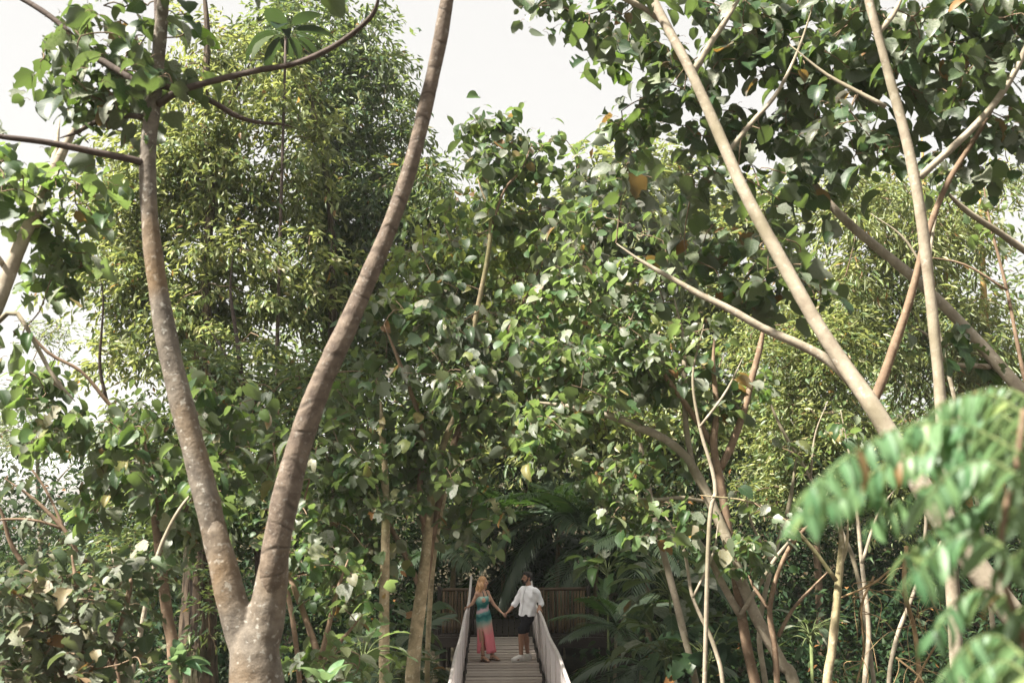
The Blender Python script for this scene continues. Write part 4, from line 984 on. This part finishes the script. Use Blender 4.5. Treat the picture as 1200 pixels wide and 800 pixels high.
# slender pale stems crossing the middle and the open side
for lab, Y_, pts_, br_, bl_ in [
    ('slender pale sapling leaning beside the pale greenish sapling', 14.2, [(1012, 830, 6), (1018, 740, 6), (1010, 660, 5), (1000, 560, 4), (985, 480, 3)], [(1010, 660, 4), (1030, 600, 3), (1060, 560, 2)], [(990, 500, 25, 20, 14.2, .5, 4)]),
    ('slender pale sapling rising between the arching stems and the hollow', 14.6, [(900, 830, 7), (890, 740, 6), (905, 660, 5), (925, 590, 5), (935, 520, 3)], [(905, 660, 4), (880, 610, 3), (872, 560, 2)], [(930, 530, 25, 25, 14.6, .5, 4)]),
    ('thin bare sapling crossing behind the long leaning trunk', 13.6, [(1160, 700, 6), (1140, 560, 5), (1110, 430, 5), (1090, 330, 4), (1100, 240, 3), (1130, 170, 2)], [(1090, 330, 3), (1060, 280, 3), (1020, 250, 2)], [(1110, 220, 25, 25, 13.6, .5, 3)]),
    ('thin dark sapling with bare forks near the open side', 12.8, [(1230, 560, 6), (1200, 440, 5), (1180, 340, 4), (1160, 260, 3), (1150, 200, 2)], [(1180, 340, 3), (1130, 310, 3), (1080, 300, 2)], [(1160, 260, 25, 25, 12.8, .5, 3)]),
    ('pale crooked sapling crossing low in front of the arching stems', 12.8, [(850, 830, 5), (838, 760, 5), (812, 700, 4), (800, 640, 4), (770, 590, 3)], [(812, 700, 3), (835, 650, 3), (842, 610, 2)], [(775, 600, 20, 18, 12.8, .4, 3)]),
    ('thin pale stem curving up beside the short dry vine', 13.4, [(1040, 830, 5), (1050, 750, 5), (1075, 680, 4), (1085, 600, 4), (1070, 530, 3)], [(1075, 680, 3), (1100, 640, 3), (1120, 590, 2)], [(1075, 540, 20, 20, 13.4, .4, 3)]),
    ('thin tan stem slanting across the yellow green shrub tree', 15.0, [(1010, 700, 5), (985, 620, 5), (950, 560, 4), (915, 500, 4), (890, 440, 3)], [(950, 560, 3), (955, 510, 2), (970, 470, 2)], [(895, 450, 25, 20, 15, .5, 4)]),
    ('thin tan stem forking under the side limb of the tall tan tree', 12.2, [(830, 640, 5), (838, 570, 5), (820, 500, 4), (812, 440, 3), (825, 380, 3)], [(820, 500, 3), (850, 460, 3), (870, 420, 2)], [(825, 390, 22, 20, 12.2, .4, 3)]),
    ('thin reddish sapling stems right of the furrowed trunk', 13.5, [(352, 830, 6), (345, 740, 6), (330, 650, 5), (325, 560, 4), (315, 480, 3)], [(330, 650, 4), (355, 590, 3), (372, 520, 2)], [(320, 500, 25, 25, 13.5, .5, 5)]),
    ('slender brown sapling leaning over the dusty bush', 11.0, [(150, 830, 6), (165, 740, 6), (185, 650, 5), (215, 590, 4), (250, 560, 3)], [(165, 740, 4), (140, 690, 3), (130, 640, 2)], [(240, 570, 25, 20, 11, .5, 5)])]:
    A0 = limb('trunk', Y_, Y_ + .3, pts_, ground=True)
    big_leaf_tree('slender_sapling', lab, 'sapling', base_of(A0), [A0, limb('branch', Y_, Y_ + .2, br_)], bl_, 'broad', M['broad'], .19, 7, M['bark_red'] if 'reddish' in lab or 'dark' in lab else M['bark_tan'], M['twig'])

# sunlit leafy shrub with forked red stems right of the forked trunk
A0 = limb('stem', 11, 11.2, [(378, 830, 8), (374, 775, 8), (362, 735, 7), (345, 690, 6), (330, 655, 4)], ground=True)
big_leaf_tree('forked_red_shrub', 'shrub with forked red brown stems and bright leaves next to the forked trunk', 'shrub', base_of(A0),
    [A0, limb('stem', 11, 11.1, [(376, 770, 6), (386, 730, 6), (396, 690, 5), (408, 655, 4)]), limb('stem', 11, 10.8, [(378, 775, 5), (400, 750, 5), (425, 720, 4)])],
    [(350, 650, 35, 30, 11.2, .5, 9), (395, 660, 40, 30, 11.2, .5, 9), (375, 700, 35, 20, 11.2, .4, 5), (340, 610, 35, 30, 11.4, .5, 8), (420, 700, 30, 25, 11.1, .4, 5), (400, 780, 45, 22, 10.8, .5, 8)], 'broad', M['broad'], .165, 9, M['bark_red'], M['twig'])

# ---- tall fine leaved trees further back
A0 = limb('trunk', 25.8, 26.2, [(248, 640, 15), (243, 540, 13), (247, 430, 12), (241, 330, 11), (247, 230, 10), (240, 130, 9), (243, 40, 8), (236, -40, 6)], ground=True)
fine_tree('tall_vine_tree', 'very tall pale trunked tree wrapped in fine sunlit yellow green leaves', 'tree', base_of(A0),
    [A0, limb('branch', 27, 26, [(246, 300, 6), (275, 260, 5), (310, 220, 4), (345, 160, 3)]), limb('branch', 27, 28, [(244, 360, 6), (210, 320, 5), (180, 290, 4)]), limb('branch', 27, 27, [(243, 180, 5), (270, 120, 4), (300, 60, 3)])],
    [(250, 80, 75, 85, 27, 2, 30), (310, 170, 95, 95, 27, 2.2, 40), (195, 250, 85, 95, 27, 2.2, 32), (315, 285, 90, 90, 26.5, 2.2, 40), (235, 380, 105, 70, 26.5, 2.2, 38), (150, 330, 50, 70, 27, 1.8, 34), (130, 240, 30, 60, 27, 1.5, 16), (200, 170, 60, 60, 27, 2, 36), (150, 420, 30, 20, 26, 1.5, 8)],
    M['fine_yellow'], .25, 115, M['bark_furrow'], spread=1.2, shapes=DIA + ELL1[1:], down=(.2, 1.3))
A0 = limb('trunk', 27.6, 28, [(392, 640, 13), (391, 540, 12), (390, 420, 11), (390, 320, 10), (386, 230, 8), (370, 140, 6), (345, 60, 5)], ground=True)
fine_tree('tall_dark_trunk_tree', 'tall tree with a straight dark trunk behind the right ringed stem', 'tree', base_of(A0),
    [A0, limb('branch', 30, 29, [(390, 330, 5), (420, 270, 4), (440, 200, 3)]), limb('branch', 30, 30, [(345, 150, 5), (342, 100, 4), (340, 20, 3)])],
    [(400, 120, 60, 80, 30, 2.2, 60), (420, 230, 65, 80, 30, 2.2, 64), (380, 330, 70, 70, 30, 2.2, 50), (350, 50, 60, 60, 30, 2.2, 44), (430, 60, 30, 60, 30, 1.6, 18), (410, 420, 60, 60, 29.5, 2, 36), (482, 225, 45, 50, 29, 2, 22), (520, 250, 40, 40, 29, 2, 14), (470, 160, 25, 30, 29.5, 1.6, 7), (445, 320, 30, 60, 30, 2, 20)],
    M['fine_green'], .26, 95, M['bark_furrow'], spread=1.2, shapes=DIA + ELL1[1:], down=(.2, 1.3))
A0 = limb('trunk', 15.5, 15.6, [(232, 830, 44), (232, 760, 42), (234, 690, 40), (236, 610, 38), (238, 540, 34), (240, 470, 30), (241, 420, 24)], ground=True, swell=1.2)
fine_tree('furrowed_vine_trunk', 'thick dark furrowed trunk hung with vines behind the forked tree', 'tree', base_of(A0), [A0], [(238, 430, 25, 30, 15.5, .6, 12), (225, 560, 20, 60, 15.3, .5, 10), (250, 700, 18, 60, 15.2, .4, 8)], M['fine_green'], .14, 60, M['bark_furrow'], spread=.5)
A0 = limb('trunk', 26, 26.5, [(1140, 620, 10), (1122, 520, 9), (1105, 420, 9), (1092, 320, 8), (1085, 240, 7), (1080, 160, 5)], M['bamboo'], ground=True)
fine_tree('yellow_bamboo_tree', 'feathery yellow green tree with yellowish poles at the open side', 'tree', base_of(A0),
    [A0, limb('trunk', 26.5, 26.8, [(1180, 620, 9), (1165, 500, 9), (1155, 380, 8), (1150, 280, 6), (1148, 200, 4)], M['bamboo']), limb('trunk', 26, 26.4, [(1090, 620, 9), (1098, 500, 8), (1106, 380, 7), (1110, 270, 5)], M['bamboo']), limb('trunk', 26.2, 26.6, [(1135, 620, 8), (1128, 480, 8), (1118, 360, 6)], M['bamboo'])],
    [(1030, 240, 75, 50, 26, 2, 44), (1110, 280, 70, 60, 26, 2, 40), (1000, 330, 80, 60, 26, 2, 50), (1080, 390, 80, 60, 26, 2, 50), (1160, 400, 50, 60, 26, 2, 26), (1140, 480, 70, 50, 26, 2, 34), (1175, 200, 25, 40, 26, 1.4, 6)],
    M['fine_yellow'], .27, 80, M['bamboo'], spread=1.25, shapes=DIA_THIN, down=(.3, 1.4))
A0 = limb('trunk', 24, 24.5, [(960, 700, 9), (955, 620, 8), (945, 540, 7), (938, 460, 5), (930, 380, 4)], ground=True)
fine_tree('yellow_shrub_tree', 'bushy yellow green small leaved tree behind the tan arching stems', 'tree', base_of(A0), [A0, limb('branch', 24, 23.5, [(945, 540, 4), (965, 490, 3), (985, 440, 3)], M['bark_dark'])],
    [(940, 470, 60, 60, 24, 1.8, 50), (970, 400, 60, 50, 24, 1.8, 44), (985, 530, 70, 50, 24, 1.8, 44), (930, 560, 60, 40, 24, 1.8, 34), (1040, 560, 60, 50, 24, 1.8, 36), (900, 400, 45, 50, 24.5, 1.6, 24)],
    M['fine_yellow'], .17, 110, M['bark_red'], spread=1.0)
A0 = limb('trunk', 29, 29.5, [(640, 660, 12), (645, 560, 11), (650, 460, 10), (655, 370, 8), (660, 290, 6), (665, 230, 4)], ground=True)
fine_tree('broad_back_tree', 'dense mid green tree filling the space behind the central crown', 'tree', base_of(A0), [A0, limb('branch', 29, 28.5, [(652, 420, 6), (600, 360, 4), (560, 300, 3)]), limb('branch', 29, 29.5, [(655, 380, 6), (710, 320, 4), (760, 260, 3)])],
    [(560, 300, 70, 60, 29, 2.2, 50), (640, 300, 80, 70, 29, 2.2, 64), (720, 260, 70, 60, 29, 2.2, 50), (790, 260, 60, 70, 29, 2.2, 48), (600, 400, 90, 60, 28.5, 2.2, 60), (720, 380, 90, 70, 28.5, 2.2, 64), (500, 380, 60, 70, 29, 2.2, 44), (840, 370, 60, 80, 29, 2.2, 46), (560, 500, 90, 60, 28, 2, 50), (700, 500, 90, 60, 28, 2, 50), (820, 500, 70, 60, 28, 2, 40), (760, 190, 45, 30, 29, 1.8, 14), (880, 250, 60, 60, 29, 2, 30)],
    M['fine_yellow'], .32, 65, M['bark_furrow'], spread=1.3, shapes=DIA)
A0 = limb('trunk', 33, 33, [(52, 700, 7), (48, 640, 6), (45, 590, 5), (44, 540, 4), (42, 500, 3)], ground=True)
fine_tree('feathery_pale_tree', 'pale feathery tree standing before the bright valley gap', 'tree', base_of(A0), [A0, limb('branch', 33, 33, [(46, 600, 3), (70, 560, 2), (100, 530, 2)])],
    [(25, 515, 40, 20, 33, 1.8, 18), (120, 520, 40, 22, 33, 1.8, 14), (20, 480, 30, 20, 33, 1.8, 8), (30, 660, 60, 16, 33, 1.8, 18), (130, 655, 50, 20, 32, 1.8, 16), (60, 385, 35, 12, 34, 1.5, 8)], M['feather'], .20, 90, M['bark_tan'], spread=1.1, shapes=DIA_THIN)
A0 = limb('trunk', 20, 20.2, [(305, 700, 10), (300, 620, 9), (292, 540, 8), (285, 460, 6), (278, 400, 5), (270, 340, 3), (274, 290, 1.5)], M['bark_dark'], ground=True)
fine_tree('lower_dark_tree', 'dark leaved young tree filling in under the tall vine tree', 'tree', base_of(A0), [A0, limb('branch', 20, 20.3, [(285, 460, 4), (272, 430, 3), (255, 400, 2), (240, 380, 1.5)], M['bark_dark'])],
    [(300, 460, 80, 60, 20, 1.5, 44), (350, 520, 60, 60, 20, 1.5, 36), (200, 500, 70, 50, 21, 1.5, 34), (280, 590, 90, 50, 20, 1.5, 44), (170, 585, 40, 35, 21, 1.5, 16), (390, 460, 50, 50, 20.5, 1.5, 26), (180, 640, 80, 40, 20, 1.4, 30)], M['fine_green'], .20, 70, M['bark_dark'], spread=.85)

# ------------------------------------------------------------------ palms
def frond_mesh(L, nl, wid, leaflet, droop, seed, tip=.55):
    r = np.random.default_rng(seed); mb = MB()
    P = [(0, t * L, L * (.30 * t - droop * t * t)) for t in np.linspace(0, 1, 9)]
    tube(mb, P, [.017, .012, .004], 5, resample=False)
    P = catmull(P, 60)
    for i in range(nl):
        t = .16 + .84 * (i + .5) / nl; k_ = t * 59; a = P[int(k_)]; tg = P[min(59, int(k_) + 1)] - P[max(0, int(k_) - 1)]; tg /= np.linalg.norm(tg)
        ln = leaflet * (math.sin(math.pi * (.12 + .80 * t)) ** .7) * r.uniform(.88, 1.08)
        for s in (-1, 1):
            d = np.array((s, 0, 0)) * math.cos(R(28 + 30 * t)) + tg * math.sin(R(28 + 30 * t)) + np.array((0, 0, .12)); d /= np.linalg.norm(d)
            sd_ = np.cross(d, (0, 0, 1)); sd_ /= np.linalg.norm(sd_); w_ = wid * r.uniform(.8, 1.1); dr = r.uniform(.25, .55)
            p1 = a + d * ln * .35 + np.array((0, 0, -.02 * ln)); p2 = a + d * ln * .72 - np.array((0, 0, dr * ln * .35)); p3 = a + d * ln * .95 - np.array((0, 0, dr * ln * .85))
            mb.add([a, p1 - sd_ * w_ * .5, p1 + sd_ * w_ * .5, p2 - sd_ * w_ * .42, p2 + sd_ * w_ * .42, p3], [(0, 1, 2), (1, 3, 4, 2), (3, 5, 4)], [(.5, 0), (0, .3), (1, .3), (0, .7), (1, .7), (.5, 1)])
    return mb.mesh('frond', M['palm'])
FR = [frond_mesh(1.0, 26, .030, .36, .42 + .12 * i, i) for i in range(4)]
M['palm_stem'] = bark_mat('palm_stem', (.27, .21, .13), (.13, .10, .06), rings=.5, scale=6.0)
def palm(px_, py_, Y, n_, size, label, el=(-.1, 1.2), stem=.06, group=None, name='palm', az=None):
    c = at(px_, py_, Y); zg = g(c[0], c[1]); zg = min(zg, c[2] - .15)
    t = thing(name, (c[0], c[1], zg), label, 'palm', group); tb = parent_base(t)
    mb = MB(); tube(mb, [(c[0] + .1, c[1], zg - .1), (c[0] - .05, c[1], (zg + c[2]) / 2), c], [stem * 1.2, stem, stem * .8], 9, n=max(6, int((c[2] - zg) * 8)), ring=.08); mb.build('trunk', M['palm_stem'], t)
    for i in range(n_):
        a = (2 * math.pi * i * .381966 * (1) + rng.uniform(-.2, .2)) if az is None else rng.uniform(*az); e = rng.uniform(*el); s = size * rng.uniform(.8, 1.15)
        o = link('frond', FR[rng.integers(4)], t, c - tb + np.array((0, 0, .02 * i)))
        o.rotation_euler = (e, rng.uniform(-.3, .3), a); o.scale = (s, s, s)
    return t
palm(655, 612, 26.5, 15, 2.6, 'palm with the widest dark crown, behind and above the couple', el=(-.35, 1.0))
palm(592, 628, 27.5, 12, 2.2, 'palm whose arching fronds hang just above the couple', el=(-.4, .9))
palm(533, 648, 26.2, 10, 1.9, 'slim stemmed palm behind the fence by the woman', el=(-.4, .9), stem=.07)
palm(700, 640, 25.5, 12, 2.2, 'palm with low dark fronds above the fence by the man', el=(-.5, .9))
palm(617, 560, 30, 12, 2.6, 'tall palm with sunlit fronds seen through the gap over the bridge', el=(-.3, 1.1))
palm(760, 640, 23.5, 10, 2.0, 'palm in the shadow right of the bamboo fence', el=(-.4, .8))
palm(722, 742, 20.5, 11, 1.2, 'low bright fern palm against the right bridge side', el=(-.1, .9), stem=.04)
palm(752, 785, 18.0, 11, 1.25, 'low dark palm drooping in the ravine right of the bridge', el=(-.5, .7), stem=.05)
palm(468, 775, 18.5, 11, 1.15, 'low dark palm in the ravine left of the bridge', el=(-.4, .8), stem=.04)
palm(600, 700, 29, 12, 2.2, 'shadowed palm on the path beyond the platform', el=(-.2, .9))
palm(655, 690, 28, 10, 2.0, 'shadowed palm beyond the platform behind the man', el=(-.2, .9))

# ------------------------------------------------------------------ leafy plants near the ground
def leafy_plant(name, label, px_, py_, Y, n_, size, mat, shapes, spread, el=(.1, 1.2), cat='plant', key='lance', rise=.5, bark=None):
    c = at(px_, py_, Y); zg = min(g(c[0], c[1]), c[2] - rise)
    t = thing(name, (c[0], c[1], zg), label, cat); mb = MB(); P, D = [], []
    tube(mb, [(c[0], c[1], zg - .05), (c[0], c[1], c[2])], [.03, .022] if not bark else [.07, .035], 7); mb.build('stem', bark or M['twig_green'], t)
    mb = MB()
    for i in range(n_):
        a = i * 2.39996 + rng.uniform(-.3, .3); e = rng.uniform(*el); l_ = spread * rng.uniform(.5, 1.1)
        d = np.array((math.cos(a) * math.cos(e), math.sin(a) * math.cos(e), math.sin(e))); q_ = c + d * l_ - np.array((0, 0, .1 * (i / n_)))
        tube(mb, [c - np.array((0, 0, .15 * i / n_)), (c + q_) / 2 + np.array((0, 0, .1 * l_)), q_], [.010, .007], 5); P.append(q_); D.append(d - np.array((0, 0, .45)))
    mb.build('stalk', M['twig_green'], t, kind='stuff')
    P = np.array(P); leaf_objects(P, orient(np.array(D), 1, .25), size * rng.uniform(.75, 1.2, n_), leaf_meshes(key, shapes, mat), t)
    return t
leafy_plant('rosette_plant', 'upright rosette of long smooth grey green leaves before the vine trunk', 212, 778, 9.6, 22, .26, M['near'], LANCE0, .10, (.3, 1.4))
leafy_plant('ribbed_leaf_plant', 'small plant with one big ribbed upright leaf at the lower edge by the forked trunk', 382, 800, 8.6, 7, .30, M['near'], LANCE0, .10, (.5, 1.3))
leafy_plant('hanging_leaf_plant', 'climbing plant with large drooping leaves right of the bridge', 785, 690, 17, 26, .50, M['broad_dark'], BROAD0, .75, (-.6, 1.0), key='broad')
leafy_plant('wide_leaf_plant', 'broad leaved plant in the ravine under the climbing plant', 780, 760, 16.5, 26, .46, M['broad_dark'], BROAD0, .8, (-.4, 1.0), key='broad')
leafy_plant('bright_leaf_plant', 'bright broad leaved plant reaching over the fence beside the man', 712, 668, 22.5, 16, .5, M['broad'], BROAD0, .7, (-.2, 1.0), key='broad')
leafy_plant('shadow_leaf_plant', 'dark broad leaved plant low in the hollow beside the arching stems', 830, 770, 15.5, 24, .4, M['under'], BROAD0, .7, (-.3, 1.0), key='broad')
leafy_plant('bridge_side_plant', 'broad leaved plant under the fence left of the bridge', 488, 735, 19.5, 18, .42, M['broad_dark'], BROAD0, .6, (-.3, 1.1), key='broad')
leafy_plant('spotted_sun_plant', 'leafy plant with sun touched leaves at the foot of the mottled trunk', 425, 770, 12.5, 20, .3, M['broad'], BROAD0, .5, (-.2, 1.1), key='broad')
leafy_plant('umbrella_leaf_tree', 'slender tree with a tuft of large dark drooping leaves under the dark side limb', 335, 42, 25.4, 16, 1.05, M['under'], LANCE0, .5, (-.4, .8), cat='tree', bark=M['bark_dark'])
leafy_plant('hollow_lance_plant', 'lance leaved plant glimmering in the dark hollow below the crooked sapling', 950, 742, 13.8, 22, .26, M['broad_dark'], LANCE0, .4, (-.2, 1.0))

# ------------------------------------------------------------------ dry hanging vines in the right hand hollow
M['dry_vine'] = bark_mat('dry_vine', (.30, .21, .11), (.17, .11, .055), scale=9.0)
for i, (pts, Y) in enumerate([([(1062, 640), (1060, 690), (1072, 740), (1078, 800)], 13), ([(1024, 675), (1010, 710), (1012, 760), (1004, 800)], 12.6), ([(1075, 640), (1040, 670), (1020, 685), (985, 700)], 12.5), ([(1070, 660), (1085, 690), (1100, 720), (1110, 740)], 13.2), ([(1100, 750), (1085, 775), (1072, 800)], 12.4), ([(1050, 770), (1075, 790), (1085, 805)], 12.4)]):
    t = thing('hanging_vine', at(pts[0][0], pts[0][1], Y), ['thick dry vine hanging straight in the dark hollow', 'thin dry vine curling down left of the thick one', 'dry vine reaching sideways over the thin vine', 'short yellowish dry vine slanting away from the thick vine', 'pale dry stalk rising from the lower edge', 'pale dry stalk crossing the rising one'][i], 'vine')
    mb = MB(); tube(mb, [at(a, b_, Y + .1 * rng.standard_normal()) for a, b_ in pts], [.028 if i == 0 else .014, .012 if i else .03], 7, n=24, lump=.1); mb.build('stem', M['dry_vine'], t)
    mb = MB()
    for j in range(10 if i < 4 else 3):
        k_ = rng.integers(len(pts) - 1); u_ = rng.random(); a = np.array(pts[k_]) * (1 - u_) + np.array(pts[k_ + 1]) * u_; p = at(a[0], a[1], Y)
        e = p + np.array((rng.normal() * .35, rng.normal() * .2, -rng.uniform(.1, .7))); tube(mb, [p, (p + e) / 2 + np.array((rng.normal() * .1, 0, .1)), e], [.006, .003], 4)
    mb.build('tendril', M['dry_vine'], t, kind='stuff')

# ------------------------------------------------------------------ out of focus sapling close to the camera
def near_sapling():
    c = at(1230, 900, 1.9)
    t = thing('near_sapling', (c[0], c[1], g(c[0], c[1])), 'out of focus bright green sapling with drooping leaflets close to the camera', 'sapling')
    mb = MB(); pts = [np.array((c[0], c[1], g(c[0], c[1]) - .05)), at(1225, 850, 1.9), at(1215, 790, 1.9), at(1190, 720, 1.88), at(1172, 660, 1.86), at(1178, 600, 1.85), at(1192, 540, 1.85), at(1200, 480, 1.85)]
    tube(mb, pts, [.010, .007, .006, .005], 8, n=40); mb.build('trunk', M['bark_red'], t)
    meshes = leaf_meshes('slim', SLIM0, M['near'])
    fr = [([(1195, 530), (1130, 498), (1060, 500), (1000, 530), (950, 572)], 1.80, 11, .115), ([(1185, 580), (1130, 560), (1075, 575), (1020, 610)], 1.95, 8, .105), ([(1200, 485), (1160, 462), (1110, 470), (1075, 500)], 1.9, 7, .10), ([(1175, 640), (1140, 625), (1100, 640), (1070, 670)], 1.75, 6, .11), ([(1180, 700), (1150, 690), (1120, 705), (1095, 740)], 1.95, 6, .10),
          ([(1205, 505), (1165, 485), (1110, 495), (1050, 530), (1005, 575)], 2.1, 10, .11), ([(1190, 555), (1160, 540), (1120, 550), (1085, 585)], 1.7, 7, .10), ([(1205, 600), (1160, 590), (1110, 610), (1060, 650)], 2.1, 8, .11), ([(1240, 760), (1200, 735), (1165, 735), (1135, 765)], 1.8, 8, .085), ([(1210, 470), (1180, 455), (1140, 460), (1110, 485)], 2.2, 7, .09), ([(1195, 520), (1120, 520), (1040, 545), (975, 585), (940, 600)], 1.9, 12, .10),
          ([(1200, 770), (1170, 745), (1140, 750), (1110, 785)], 1.7, 8, .085), ([(1215, 800), (1180, 775), (1150, 785), (1125, 815)], 1.6, 8, .085), ([(1196, 520), (1215, 480), (1240, 460)], 1.9, 5, .11), ([(1180, 610), (1210, 580), (1240, 570)], 1.85, 5, .11), ([(1172, 665), (1205, 640), (1240, 640)], 1.85, 5, .11), ([(1190, 720), (1215, 700), (1240, 700)], 1.8, 5, .11), ([(1188, 560), (1150, 520), (1120, 525), (1090, 545)], 2.05, 7, .105)]
    for pts2, Y, n_, ln in fr:
        P = catmull([at(a, b_, Y + .12 * math.sin(k_)) for k_, (a, b_) in enumerate(pts2)], n_ * 2 + 1)
        mb = MB(); tube(mb, P, [.0028, .0013], 5, resample=False); mb.build('leaf_stalk', M['twig_green'], t)
        Q, D, S = [], [], []
        for i in range(n_ * 2 + 1):
            tg = P[min(i + 1, 2 * n_)] - P[max(i - 1, 0)]; tg /= np.linalg.norm(tg) + 1e-9
            for s in (-1, 1):
                sd_ = np.cross(tg, (0, 0, 1)); sd_ /= np.linalg.norm(sd_); d = sd_ * s * rng.uniform(.4, .8) + tg * rng.uniform(.25, .6) - np.array((0, 0, rng.uniform(.45, 1.1)))
                Q.append(P[i]); D.append(d); S.append(ln * rng.uniform(.45, .85))
        leaf_objects(np.array(Q), orient(np.array(D), 1, .3), np.array(S), meshes, t)
    return t
near_sapling()
# a single drooping leaf pair at the top corner, from the canopy above
# ------------------------------------------------------------------ undergrowth and the woods beyond
def clumps(n_, xr, yr, hr, rad, per, size, mat, name, label, shapes, keep=None, cat=None):
    x = rng.uniform(*xr, n_); y = rng.uniform(*yr, n_); ok = np.ones(n_, bool)
    ok &= ~((np.abs(x - bx(y)) < 1.5) & (y < 26))
    ok &= ~((x > -2.6) & (x < 3.0) & (y > 22.4) & (y < 26.3))
    if keep is not None: ok &= keep(x, y)
    x, y = x[ok], y[ok]; z0 = ground_z(x, y); k_ = len(x)
    h = rng.uniform(*hr, k_); idx = np.repeat(np.arange(k_), per); m_ = len(idx)
    u = rng.random(m_) ** .8; r_ = rad * rng.uniform(.6, 1.4, k_)[idx] * np.sqrt(rng.random(m_)) * (1.05 - .5 * u)
    az = rng.uniform(0, 2 * np.pi, m_)
    P = np.stack((x[idx] + r_ * np.cos(az), y[idx] + r_ * np.sin(az), z0[idx] + .1 + u * h[idx]), -1)
    # nothing grows through the bridge corridor
    keepm = ~((np.abs(P[:, 0] - bx(P[:, 1])) < .95) & (P[:, 1] < 26) & (P[:, 2] > -.6)) & ~((P[:, 0] > -1.9) & (P[:, 0] < 2.3) & (P[:, 1] > 23.3) & (P[:, 1] < 26) & (P[:, 2] > -.4))
    P, az = P[keepm], az[keepm]; m_ = len(P)
    D = np.stack((np.cos(az), np.sin(az), rng.uniform(-1.0, .35, m_)), -1) + .4 * rng.standard_normal((m_, 3))
    o = scatter(name, shapes, P, orient(D, 1, .6), size * rng.uniform(.6, 1.3, m_), mat, None, 'stuff', base=(0, float(np.mean(y)), 0))
    tag(o, label, cat); return o
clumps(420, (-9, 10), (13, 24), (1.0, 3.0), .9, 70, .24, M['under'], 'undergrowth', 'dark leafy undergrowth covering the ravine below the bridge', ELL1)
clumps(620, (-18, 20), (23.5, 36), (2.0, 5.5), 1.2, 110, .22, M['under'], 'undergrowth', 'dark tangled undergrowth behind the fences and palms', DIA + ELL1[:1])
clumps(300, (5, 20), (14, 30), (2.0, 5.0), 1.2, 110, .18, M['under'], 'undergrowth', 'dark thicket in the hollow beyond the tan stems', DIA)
clumps(520, (-30, 40), (36, 62), (6, 13), 2.4, 120, .42, M['fine_green'], 'distant_forest', 'far wooded slope behind the trees', DIA, keep=lambda x, y: (x > -.30 * y + 2))
clumps(160, (-60, -14), (40, 80), (2, 5), 2.2, 110, .34, M['feather'], 'distant_forest', 'pale woods falling away towards the valley', DIA)

# unseen trees added beside the ravine so their crowns shade the bridge
for i, (x_, y_, zc, r_, lab) in enumerate([(-14.8, 11.3, 24.3, 3.5, 'unseen tall tree added beside the ravine to shade the bridge'), (-15.2, 15.6, 25.6, 3.5, 'unseen taller tree added further along the ravine to shade the bridge')]):
    zg = g(x_, y_); t = thing('shade_tree', (x_, y_, zg), lab, 'tree')
    mb = MB(); Q, _ = tube(mb, [(x_, y_, zg - .2), (x_ + .3, y_, zg * .5 + zc * .5), (x_, y_, zc + 1)], [.28, .2, .06], 12, n=30, lump=.05); mb.build('trunk', M['bark_furrow'], t)
    e = np.array((x_, y_, zc)) + rng.standard_normal((120, 3)) * r_ * np.array((.62, .62, .5)); mb = MB(); grow_twigs(mb, Q[14:], e, .012, .010, 4); mb.build('twig', M['twig'], t, kind='stuff')
    P = np.repeat(e, 40, axis=0); P = P + rng.standard_normal(P.shape) * .45; D = rng.standard_normal(P.shape) - np.array((0, 0, .4)); scatter('foliage', ELL1, P, orient(D), .42 * rng.uniform(.6, 1.3, len(P)), M['broad'], t)


# ferns and leafy plants filling the banks beside the bridge
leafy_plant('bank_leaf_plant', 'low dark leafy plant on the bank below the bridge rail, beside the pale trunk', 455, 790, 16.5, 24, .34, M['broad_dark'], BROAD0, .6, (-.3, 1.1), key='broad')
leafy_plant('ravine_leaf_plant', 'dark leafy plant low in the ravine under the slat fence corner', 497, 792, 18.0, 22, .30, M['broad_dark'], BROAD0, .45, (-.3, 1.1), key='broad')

# ------------------------------------------------------------------ thin haze over the valley
m, nt, out = newmat('air'); M['air'] = m
pv = nt.nodes.new('ShaderNodeVolumePrincipled'); pv.inputs['Density'].default_value = 0.00045; pv.inputs['Color'].default_value = (.93, .95, .97, 1); pv.inputs['Anisotropy'].default_value = .2
nt.links.new(pv.outputs[0], out.inputs['Volume'])
mb = MB(); box(mb, (0, 0, -15), (6400, 6400, 110)); hz = mb.build('haze', M['air'], smooth=False); tag(hz, 'thin pale haze lying over the valley and forest', None, kind='stuff')
